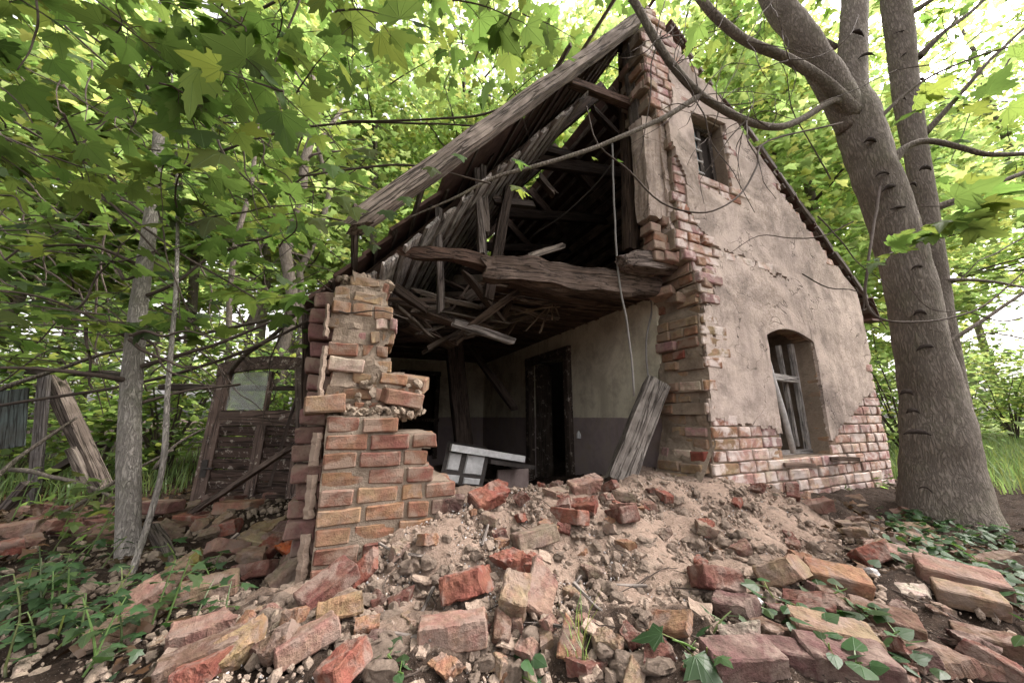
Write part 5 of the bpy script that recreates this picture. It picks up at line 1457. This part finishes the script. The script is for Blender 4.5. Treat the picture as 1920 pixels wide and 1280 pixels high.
# thin bare twigs crossing in front of the gable
tw = MB()
for i in range(46):
    a = random.choice([(1440, 238), (1400, 225), (1312, 180), (1350, 200), (1262, 125), (1480, 112), (1400, 78), (1230, 75)])
    d = random.uniform(1.9, 2.4)
    ang = random.uniform(0, 6.28); L = random.uniform(60, 190)
    P = [at(a[0], a[1], d)]
    for k in range(1, 5):
        ang += random.gauss(0, .35)
        a = (a[0] + math.cos(ang) * L / 4, a[1] + math.sin(ang) * L / 4)
        P.append(at(a[0], a[1], d + random.gauss(0, .05)))
    tw.tube(wob(curve(P, 12), .008, 9), lerps([.0042, .0014], 13)[:len(curve(P, 12))], 5)
for (x0, y0, x1, y1, d) in ((1850, 60, 1500, 210, 2.1), (1920, 350, 1640, 420, 2.4), (1920, 460, 1760, 530, 2.5), (1920, 600, 1700, 560, 2.2), (1920, 640, 1680, 640, 2.6), (1540, 420, 1680, 560, 2.4), (1500, 500, 1700, 620, 2.6), (1610, 560, 1670, 610, 2.2), (1900, 90, 1780, 300, 2.4), (1280, 150, 1420, 400, 2.2), (1240, 60, 1180, 330, 2.1), (1560, 330, 1440, 60, 2.6), (1600, 420, 1360, 470, 2.4)):
    P = [at(x0 + (x1 - x0) * t / 4 + random.gauss(0, 8), y0 + (y1 - y0) * t / 4 + random.gauss(0, 8), d) for t in range(5)]
    tw.tube(wob(curve(P, 16), .01, 6), lerps([.006, .002], 17)[:len(curve(P, 16))], 5)
tag(tw.build('twigs', M['twig'], mt), kind='stuff')

lt = tag(empty('young_maple_tree', tuple(at(243, 1050, 1.75))), 'slender pale grey maple trunk left of the arched door with spreading leafy branches', 'tree')
limb('trunk', [(236, 1085, 1.75, 67), (240, 1040, 1.75, 50), (241, 950, 1.75, 48), (242, 830, 1.75, 48), (246, 730, 1.76, 45), (253, 650, 1.77, 44), (262, 560, 1.78, 39), (272, 490, 1.8, 36), (284, 400, 1.82, 32), (296, 280, 1.85, 28), (303, 140, 1.9, 24), (306, 0, 1.95, 20), (306, -200, 2, 15)], lt, 'bark_smooth', 20, .05, 80)
brs = [[(250, 690, 1.76, 14), (330, 668, 1.8, 10), (420, 640, 1.85, 8), (520, 600, 1.9, 7), (600, 575, 1.95, 5)], [(248, 715, 1.76, 16), (160, 700, 1.6, 12), (60, 690, 1.5, 10), (-60, 690, 1.4, 8)],
       [(255, 640, 1.77, 13), (180, 600, 1.7, 9), (90, 560, 1.6, 8), (-40, 540, 1.5, 7)], [(262, 560, 1.78, 12), (330, 530, 1.8, 8), (400, 480, 1.85, 7), (520, 440, 1.9, 5)],
       [(270, 500, 1.8, 12), (170, 462, 1.7, 9), (20, 462, 1.6, 7)], [(285, 400, 1.82, 12), (200, 330, 1.7, 9), (60, 250, 1.55, 8), (-60, 180, 1.5, 6)], [(290, 350, 1.83, 11), (380, 300, 1.8, 8), (520, 250, 1.8, 6), (680, 230, 1.8, 5), (900, 235, 1.8, 4)],
       [(300, 200, 1.9, 11), (240, 120, 1.7, 9), (120, 30, 1.5, 7)], [(302, 150, 1.9, 10), (420, 60, 1.8, 8), (560, -20, 1.7, 7)], [(246, 760, 1.76, 10), (340, 735, 1.9, 7), (450, 720, 2.1, 6)],
       [(0, 760, 2., 10), (250, 720, 2.05, 9), (440, 665, 2.1, 8), (560, 610, 2.15, 7), (640, 560, 2.2, 5)], [(0, 320, 1.6, 9), (150, 350, 1.65, 8), (330, 470, 1.7, 6), (480, 560, 1.75, 4)],
       [(0, 255, 1.5, 8), (170, 350, 1.6, 7), (300, 480, 1.7, 5)], [(80, 10, 1.4, 8), (220, 140, 1.5, 6), (340, 240, 1.6, 4)], [(640, 230, 1.7, 5), (760, 225, 1.7, 5), (900, 215, 1.72, 5), (1010, 170, 1.75, 4)], [(560, 330, 1.6, 5), (760, 310, 1.7, 5), (920, 345, 1.75, 4)]]
for b in brs: limb('branch', b, lt, 'twig', 8, .05, 26, .008)
fo = Foliage(lt, 170)
random.seed(33)
for i in range(130):
    if i < 80: px, py, d = random.uniform(-60, 640), random.uniform(330, 700), random.uniform(1.35, 2.9)
    else: px, py, d = random.uniform(-60, 760), random.uniform(60, 420), random.uniform(1.5, 2.6)
    if py > 610 and px > 330: continue
    p = at(px, py, d); L = random.uniform(.25, .5)
    a = random.uniform(0, 6.28)
    q = p + Vector((math.cos(a) * L, math.sin(a) * L, random.gauss(-.02, .06)))
    fo.spray(p, q, random.choice([6, 7, 8, 9]), random.uniform(.095, .135), .06, .004, .38, clear_of_roof)
for i in range(64):
    px, py, d = random.uniform(470, 1200), random.uniform(-110, 190), random.uniform(1.7, 3.2)
    p = at(px, py, d); L = random.uniform(.25, .5); a = random.uniform(0, 6.28)
    fo.spray(p, p + Vector((math.cos(a) * L, math.sin(a) * L, random.gauss(-.02, .06))), random.choice([6, 7, 8]), random.uniform(.09, .13), .06, .004, .4, clear_of_roof)
fo.done()
tw = MB()
for i in range(110):                                      # tangle of thin dark twigs
    px, py, d = random.uniform(-40, 600), random.uniform(120, 720), random.uniform(1.5, 3.2)
    a = random.choice([random.gauss(0, .35), random.gauss(.6, .3), random.gauss(-.4, .3), random.gauss(1.4, .3)]); L = random.uniform(120, 330)
    P = [at(px + math.cos(a) * L * (t / 5 - .5) + random.gauss(0, 7), py + math.sin(a) * L * (t / 5 - .5) + random.gauss(0, 7), d) for t in range(6)]
    if not all(clear_of_roof(p) for p in P): continue
    C_ = wob(curve(P, 20), .02, 5); tw.tube(C_, lerps([random.uniform(.004, .009), .002], len(C_)), 5)
tag(tw.build('twigs', M['twig'], lt), kind='stuff')
sp = tag(empty('sapling', tuple(at(250, 1085, 1.55))), 'thin bent grey sapling stem in front of the pale trunk', 'tree')
limb('stem', [(244, 1100, 1.55, 16), (252, 1060, 1.55, 15), (276, 985, 1.58, 14), (300, 900, 1.6, 13), (310, 830, 1.6, 13), (314, 740, 1.62, 12), (322, 640, 1.64, 11), (330, 540, 1.66, 10), (333, 420, 1.7, 8), (330, 280, 1.75, 7), (320, 100, 1.8, 5)], sp, 'bark_smooth', 10, .05, 60)

ob = tag(empty('overhanging_maple', tuple(at(-500, 700, 1.2))), 'dark large-leaved maple branches hanging into the top left from a tree outside', 'tree')
limb('trunk', [(-560, 1100, 1.1, 120), (-560, 700, 1.1, 110), (-520, 200, 1.1, 100), (-480, -300, 1.1, 90)], ob, 'bark', 14, .06, 30)
for b in ([(-500, 100, 1.1, 30), (-200, 40, 1.05, 18), (0, 10, 1., 12), (60, -10, 1., 10), (200, -60, 1., 8)], [(-500, 0, 1.1, 24), (-200, 60, .95, 14), (0, 165, .9, 6), (80, 260, .9, 4)], [(0, -200, 1., 14), (70, 0, .95, 8), (60, 80, .92, 6), (30, 130, .9, 4)],
          [(300, -200, 1., 12), (440, -20, 1., 7), (455, 60, 1., 4)], [(600, -200, 1.2, 10), (560, 0, 1.2, 6), (500, 150, 1.15, 4)], [(100, -60, 1., 7), (230, 40, 1., 5), (330, 140, 1.05, 3)]):
    limb('branch', b, ob, 'twig', 8, .05, 24, .006)
fo = Foliage(ob, 200)
random.seed(44)
for i in range(74):
    px, py = random.uniform(-80, 560), random.uniform(-90, 300)
    if i > 58: px, py = random.uniform(520, 1000), random.uniform(-80, 70)
    if px > 420 and py > 260: continue
    d = random.uniform(.72, 1.3); p = at(px, py, d); a = random.uniform(0, 6.28); L = random.uniform(.12, .3)
    fo.spray(p, p + Vector((math.cos(a) * L, math.sin(a) * L, random.gauss(-.03, .05))), random.choice([4, 5, 6]), random.uniform(.085, .125), .06, .003, .5, clear_of_roof)
for (px, py, d, s) in ((415, 320, .95, .13), (375, 275, .95, .12), (400, 440, 1.0, .10), (470, 150, 1., .12), (650, 110, 1.2, .13), (700, 85, 1.2, .14), (790, 75, 1.3, .13), (1000, 40, 1.4, .12), (560, 270, 1.1, .1), (690, 310, 1.3, .1), (690, 455, 1.4, .08), (620, 340, 1.2, .1), (725, 425, 1.4, .09), (660, 420, 1.35, .11), (700, 490, 1.45, .06), (760, 400, 1.4, .08), (640, 400, 1.3, .1), (590, 440, 1.3, .1), (860, 320, 1.5, .08), (810, 345, 1.45, .09)):
    p = at(px, py - 30, d); fo.L.append((p, Vector((random.gauss(0, .2), -.8, .5)), Vector((random.gauss(0, .3), -.2, -1)), s))
# unseen crown added overhead and to the left to shade leaves and ground
for i in range(240):
    p = Vector((random.uniform(-3.2, 1.2), random.uniform(-3.2, .2), random.uniform(2.3, 4.2)))
    a = pxof(p)
    if a and -100 < a[0] < 2000 and -100 < a[1] < 1400 and ahead(p) > .1 and not (a[0] < 600 and a[1] < 200): continue
    a = random.uniform(0, 6.28)
    fo.spray(p, p + Vector((math.cos(a) * .45, math.sin(a) * .45, random.gauss(0, .08))), 10, random.uniform(.11, .15))
fo.done()

# the wood all round
def crown_points(c, rad, n, nclump, flat=.35, spread=.42):
    K = NR.normal(size=(nclump, 3)); K /= np.linalg.norm(K, axis=1, keepdims=True)
    K *= (NR.random(nclump) ** .45)[:, None]
    K = K * np.array(rad) + np.array(c)
    k = NR.integers(0, nclump, n)
    P = K[k] + NR.normal(size=(n, 3)) * np.array([spread, spread, spread * flat]) * (min(rad) ** .5)
    return P
def tree(px, d, h, r, low, n, size, label, group, tpl=T_MID, mat='leaf_far', trunk=.09, lean=0, cat='tree', name='forest_tree'):
    b = at(px, 780, d); b.z = g1(b.x, b.y) if abs(b.x) < 20 else 0
    t = tag(empty(name, tuple(b)), label, cat, group)
    tilt = Vector((random.gauss(0, .05) + lean, random.gauss(0, .05), 1))
    P = wob([b + tilt * (h * .9 * i / 9) for i in range(10)], .16, .5)
    V, F = tube(P, lerps([trunk * 1.3, trunk, trunk * .85, trunk * .3], 10), 10, .06); pyd('trunk', V, F, M['bark'], t, True)
    for i in range(9):
        mb = MB(); f = random.uniform(.25, .9); q = P[int(f * 9)]; a = random.uniform(0, 6.28)
        e = q + Vector((math.cos(a) * r * .8, math.sin(a) * r * .8, random.uniform(.1, .9)))
        C_ = wob(curve([q, q.lerp(e, .5) + Vector((0, 0, .15)), e], 10), .06, 2)
        mb.tube(C_, lerps([trunk * .35, .008], len(C_)), 6); mb.build('branch', M['twig'], t, True)
    cc = (b.x + tilt.x * h * .5, b.y + tilt.y * h * .5, (low + h) / 2)
    Q = crown_points(cc, (r, r, (h - low) / 2), n, max(30, n // 110), .32, .27)
    # keep the house and the breach free
    u, v, z = Q.T
    inside = (u > -.25) & (u < 4.8) & (v > -.6) & (v < 4.9) & (z < 4.3)
    Q = Q[~inside & (Q[:, 2] > .1)]
    n = len(Q)
    Nn = np.stack([NR.normal(0, .5, n), NR.normal(0, .5, n), np.ones(n)], 1)
    D = NR.normal(size=(n, 3)); D[:, 2] -= .4
    tag(leaf_mass('crown', Q, Nn, D, size * NR.uniform(.6, 1.2, n), tpl, mat, t), kind='stuff')
    return t
random.seed(55)
LBL = ['leafy forest tree at the far left edge beyond the stakes', 'leafy forest tree behind the pale trunk', 'leafy forest tree standing behind the arched door', 'forest tree rising left of the brick pier', 'tall forest tree behind the left slope of the roof', 'tall forest tree behind the roof near the ridge', 'tall bright forest tree behind the ridge of the house', 'bright forest tree above the right slope of the roof', 'bright forest tree between the gable and the thick maple', 'bright forest tree right behind the thick maple', 'bright forest tree behind the right stem of the thick maple', 'high bright forest tree at the right edge above the meadow', 'forest tree at the far right edge']
SP = [(-120, 4.2, 7, 2.0, 1.2), (90, 5.2, 8, 2.2, 1.4), (330, 5.8, 9, 2.3, 1.5), (520, 6.6, 10, 2.4, 1.8), (690, 7.6, 11, 2.6, 2), (860, 8.8, 14.5, 3., 3), (1060, 9.4, 15.5, 3.2, 3), (1280, 8.6, 14, 3., 2), (1460, 7.2, 11, 2.6, 1.6), (1640, 6.8, 10.5, 2.5, 1.6), (1800, 7.2, 10.5, 2.5, 2.2), (2060, 8.2, 13.5, 3.0, 3.6), (2300, 7.5, 8.5, 2.3, 1.2)]
for (px, d, h, r, low), lab in zip(SP, LBL):
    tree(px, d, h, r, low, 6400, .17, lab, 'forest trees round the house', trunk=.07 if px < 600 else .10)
FAR = [-300, 30, 260, 470, 640, 800, 980, 1180, 1380, 1560, 1720, 1880, 2700]
for i, px in enumerate(FAR):
    d = 12.5 + 2.5 * (i % 3)
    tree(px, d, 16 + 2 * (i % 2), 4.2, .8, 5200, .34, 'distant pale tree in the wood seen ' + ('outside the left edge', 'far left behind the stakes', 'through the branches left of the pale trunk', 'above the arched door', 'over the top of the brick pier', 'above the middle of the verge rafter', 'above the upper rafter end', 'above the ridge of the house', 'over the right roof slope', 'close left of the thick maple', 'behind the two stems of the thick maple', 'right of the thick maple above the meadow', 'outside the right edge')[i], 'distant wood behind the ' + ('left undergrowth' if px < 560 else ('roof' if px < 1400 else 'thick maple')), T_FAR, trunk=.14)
tk = [(508, 4.6, .075, 'grey forest trunk seen above the arched door'), (440, 6., .07, 'thin forest trunk left of the one above the door'), (545, 5.2, .05, 'thin forest trunk close to the pier'), (405, 4.2, .03, 'very thin stem left of the arched door'), (150, 5.5, .05, 'thin stem behind the slanting post')]
for px, d, r_, lab in tk:
    b = at(px, 780, d); b.z = -.1
    t = tag(empty('bare_tree', tuple(b)), lab, 'tree', 'bare trunks in the left wood')
    P = wob([b + Vector((.06 * i * random.uniform(-.4, .6), 0, .75 * i)) for i in range(9)], .12, .7)
    V, F = tube(P, lerps([r_ * 1.2, r_, r_ * .6], 9), 9, .05); pyd('trunk', V, F, M['bark'], t, True)
    for i in range(7):
        mb = MB(); q = P[2 + i % 6]; a = random.uniform(0, 6.28); e = q + Vector((math.cos(a) * .9, math.sin(a) * .9, random.uniform(.2, .8)))
        C_ = wob(curve([q, q.lerp(e, .5), e], 8), .06, 2); mb.tube(C_, lerps([r_ * .3, .004], len(C_)), 5); mb.build('branch', M['twig'], t)
# shrubs
def bush(px, d, h, r, n, size, label, mat='leaf_mid', tpl=T_OVAL, group='shrubs under the trees', lift=0):
    b = at(px, 780, d); b.z = g1(b.x, b.y)
    t = tag(empty('shrub', tuple(b)), label, 'shrub', group)
    mb = MB()
    for i in range(12):
        a = random.uniform(0, 6.28); e = b + Vector((math.cos(a) * r * random.uniform(.3, 1), math.sin(a) * r * random.uniform(.3, 1), h * random.uniform(.5, 1)))
        C_ = wob(curve([b, b.lerp(e, .5) + Vector((0, 0, .12 * h)), e], 10), .05, 2); mb.tube(C_, lerps([.014, .004], len(C_)), 5)
    tag(mb.build('stems', M['twig'], t), kind='stuff')
    Q = crown_points((b.x, b.y, b.z + h * .55 + lift), (r, r, h * .5), n, max(20, n // 40), .4, .16)
    Q = Q[(Q[:, 2] > b.z - .02) & ~((Q[:, 0] > -.3) & (Q[:, 0] < 4.7) & (Q[:, 1] > -.2) & (Q[:, 1] < 4.8))]
    n = len(Q); Nn = np.stack([NR.normal(0, .5, n), NR.normal(0, .5, n), np.ones(n)], 1); D = NR.normal(size=(n, 3)); D[:, 2] -= .3
    tag(leaf_mass('foliage', Q, Nn, D, size * NR.uniform(.6, 1.2, n), tpl, mat, t), kind='stuff')
for px, d, h, r, n, s, lab in ((-120, 3.6, 1.5, .9, 1800, .075, 'green shrub at the left edge behind the grey stake'), (60, 4.2, 1.8, 1.0, 2000, .075, 'green shrub behind the slanting posts'), (210, 3.8, 1.3, .8, 1600, .07, 'green shrub behind the pale trunk'), (330, 4., 1.5, .9, 1800, .07, 'green shrub between the pale trunk and the arched door'),
                               (450, 4.4, 1.9, .9, 1600, .07, 'green shrub seen through the glass of the arched door'), (540, 4., 1.3, .7, 900, .065, 'green shrub behind the dark timber post'), (1690, 5.4, 1.9, 1., 1900, .08, 'bright shrub between the gable and the thick maple'), (1890, 8.5, 1.9, 1.2, 1900, .09, 'bright shrub right of the thick maple'), (2060, 7.5, 1.6, 1., 1600, .08, 'bright shrub at the right edge'), (1960, 10.5, 3.2, 1.6, 2400, .12, 'tall bright shrub beyond the meadow at the right edge'), (1800, 11, 3.2, 1.6, 2000, .12, 'tall bright shrub beyond the meadow behind the thick maple'), (1720, 8, 2.6, 1.1, 1800, .1, 'tall bright shrub close behind the corner of the gable')):
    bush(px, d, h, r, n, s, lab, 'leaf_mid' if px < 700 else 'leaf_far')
# seedlings and herbs
def seedling(px, py, h, n, size, label, lean=(0, 0), group='seedlings at the lower left', mat='leaf_low', tpl=T_MID):
    b = gp(px, py); t = tag(empty('seedling', tuple(b)), label + (' ' + beside(px, py) if label.endswith('seedling') or label.endswith('shoot') else ''), 'plant', group)
    top = b + Vector((lean[0] + random.gauss(0, .04), lean[1] + random.gauss(0, .04), h))
    C_ = wob(curve([b, b.lerp(top, .5) + Vector((0, 0, h * .1)), top], 8), .01, 5)
    mb = MB(); mb.tube(C_, lerps([.0035, .0015], len(C_)), 5)
    P, Nn, D, S = [], [], [], []
    for i in range(n):
        q = C_[min(len(C_) - 1, int((.25 + .75 * i / n) * len(C_)))]; a = i * 2.4 + random.gauss(0, .4)
        d = Vector((math.cos(a), math.sin(a), random.uniform(-.15, .35))); e = q + d * size * .6
        mb.tube([q, e], .0011, 3); P.append(tuple(e)); Nn.append((random.gauss(0, .35), random.gauss(0, .35), 1)); D.append(tuple(d + Vector((0, 0, -.3)))); S.append(size * random.uniform(.6, 1.15))
    mb.build('stem', M['grass'], t)
    for p_, n_, d_, s_ in zip(P, Nn, D, S):
        leaf_mass('leaf', np.array([p_]), np.array([n_]), np.array([d_]), np.array([s_]), tpl, mat, t)
random.seed(66)
for i in range(27):
    px, py = random.uniform(-20, 320), random.uniform(1060, 1275)
    if px > 200 and py < 1090: continue
    seedling(px, py, random.uniform(.06, .2), random.choice([6, 7, 8]), random.uniform(.036, .058), 'dark green shade seedling')
for px, py in ((60, 1000), (110, 1010), (170, 1030), (20, 980), (90, 1050), (150, 1060)):
    seedling(px, py, random.uniform(.22, .34), 10, .075, 'taller bright seedling', (.06, .02), 'taller seedlings left of the pale trunk', 'leaf_mid')
for px, py in ((395, 1085), (330, 1060), (400, 1110), (360, 1170), (420, 1160)):
    seedling(px, py, .09, 5, .05, 'small rubble seedling', (0, 0), 'small seedlings left of the pier')
for px, py, s in ((1305, 1215, .085), (1322, 1250, .06), (1335, 1190, .05)):
    seedling(px, py, .05, 3, s, ('large maple leaf by the orange pink shard' if s > .08 else 'smaller maple leaf below the large one by the orange pink shard' if s > .055 else 'smallest maple leaf above the large one by the orange pink shard'), (0, 0), 'broad leaf seedlings in the foreground')
for px, py in ((1010, 1255), (1045, 1240), (715, 1262), (740, 1250), (980, 1270)):
    seedling(px, py, .035, 4, .045, 'small round leaved herb between clods at the bottom edge', (0, 0), 'small herbs at the bottom edge', tpl=T_OVAL)
for i in range(20):
    px, py = random.uniform(1430, 1700), random.uniform(1120, 1270)
    seedling(px, py, random.uniform(.03, .07), 5, random.uniform(.04, .058), 'small green creeper shoot', (0, 0), 'creeper shoots among the lower right bricks', tpl=T_OVAL)
for i in range(10):
    px, py = random.uniform(1580, 1680), random.uniform(905, 935)
    seedling(px, py, random.uniform(.05, .12), 6, .05, 'fresh bright green shoot', (0, 0), 'green shoots at the gable base', 'leaf_mid', T_OVAL)
# ivy and ground leaves
def carpet(name, n, f, size, mat, tpl, tilt=.4, h=.03):
    x, y = f(n); z = G(x, y) + NR.random(len(x)) * h + .012
    n = len(x); Nn = np.stack([NR.normal(0, tilt, n), NR.normal(0, tilt, n), np.ones(n)], 1); D = NR.normal(size=(n, 3)); D[:, 2] *= .2
    tag(leaf_mass(name, np.stack([x, y, z], 1), Nn, D, size * NR.uniform(.5, 1.2, n), tpl, mat), kind='stuff')
def region(poly):
    pts = [gp(*p) for p in poly]
    xs_ = np.array([p.x for p in pts]); ys_ = np.array([p.y for p in pts])
    def f(n):
        X = NR.uniform(xs_.min(), xs_.max(), n * 3); Y = NR.uniform(ys_.min(), ys_.max(), n * 3)
        ins = np.zeros(len(X), bool)
        for i in range(len(xs_)):
            x1, y1, x2, y2 = xs_[i], ys_[i], xs_[i - 1], ys_[i - 1]
            if y1 == y2: continue
            ins ^= ((y1 > Y) != (y2 > Y)) & (X < (x2 - x1) * (Y - y1) / (y2 - y1) + x1)
        ins &= ~((X > 2.1) & (Y > -.05) & (X < 4.6)) & (vn(X * 3, Y * 3, 6.) > -.25)
        return X[ins][:n], Y[ins][:n]
    return f
carpet('ivy', 620, region([(1640, 960), (1900, 1000), (1960, 1290), (1600, 1290), (1450, 1200), (1680, 1040)]), .045, 'leaf_low', T_OVAL, .4, .06)
carpet('ivy', 160, region([(1600, 930), (1700, 960), (1880, 1000), (1720, 1000)]), .06, 'leaf_low', T_OVAL, .4, .05)
carpet('ivy', 70, region([(0, 1060), (260, 1080), (340, 1200), (250, 1290), (-60, 1290)]), .055, 'leaf_low', T_MID, .5, .08)
carpet('leaf_litter', 700, region([(1420, 915), (1680, 900), (1960, 1000), (1960, 1280), (1700, 1200), (1560, 1000)]), .05, 'litter', T_FAR, .5, .015)
carpet('leaf_litter', 700, region([(-100, 960), (250, 960), (330, 1100), (330, 1290), (-100, 1290)]), .05, 'litter', T_FAR, .5, .015)
carpet('leaf_litter', 900, region([(-100, 900), (360, 880), (360, 1000), (-100, 1000)]), .06, 'litter', T_FAR, .5, .015)
def blades(name, X, Y, hmin, hmax, w, mat='grass', spreadx=.5):
    n = len(X); Z = G(X, Y)
    a = NR.random(n) * 6.28; h = NR.uniform(hmin, hmax, n); ln = NR.uniform(.1, spreadx, n) * h
    dx_, dy_ = np.cos(a), np.sin(a)
    V = np.zeros((n, 5, 3))
    for k, (t, ww) in enumerate(((0, 1), (0, -1), (.55, .8), (.55, -.8), (1, 0))):
        V[:, k, 0] = X + dx_ * ln * t * t - dy_ * w * ww; V[:, k, 1] = Y + dy_ * ln * t * t + dx_ * w * ww; V[:, k, 2] = Z + h * t * (1 - .15 * t)
    T0 = np.array([(0, 1, 3), (0, 3, 2), (2, 3, 4)])
    return tag(fast(name, V.reshape(-1, 3), (T0[None] + (np.arange(n) * 5)[:, None, None]).reshape(-1, 3), M[mat]), kind='stuff')
X = NR.uniform(4.8, 14, 26000); Y = NR.uniform(-3.5, 7, 26000); kk = (X - 4.6) > np.abs(Y - 1) * .05
blades('meadow_grass', X[kk], Y[kk], .10, .32, .006)
X = NR.uniform(-5, -1.2, 5000); Y = NR.uniform(2.3, 6, 5000)
blades('woodland_grass', X, Y, .08, .3, .005)
for px, py, n, h, lab in ((1085, 1215, 9, .17, 'thin tuft of grass blades on the heap beside the flat orange shard'), (1098, 1262, 7, .12, 'small grass tuft at the bottom edge right of the flat orange shard')):
    b = gp(px, py)
    o = blades('grass_tuft', b.x + NR.normal(0, .012, n), b.y + NR.normal(0, .012, n), h * .6, h, .0022, spreadx=.7)
    tag(o, lab, 'grass', None, 'thing')
tw = MB()
for i in range(60):                                      # fallen twigs
    px, py = random.uniform(650, 1900), random.uniform(960, 1270)
    p = gp(px, py); a = random.uniform(0, 6.28); L = random.uniform(.06, .25)
    P = []
    for k in range(5):
        q = p + Vector((math.cos(a), math.sin(a), 0)) * L * k / 4 + Vector((random.gauss(0, .006), random.gauss(0, .006), 0)); q.z = g1(q.x, q.y) + .012 + random.random() * .012; P.append(q)
    if P[-1].y > -.03 and P[-1].x > 2.1: continue
    tw.tube(P, [.0022, .002, .0018, .0015, .001], 4)
tag(tw.build('fallen_twigs', M['twig']), kind='stuff')
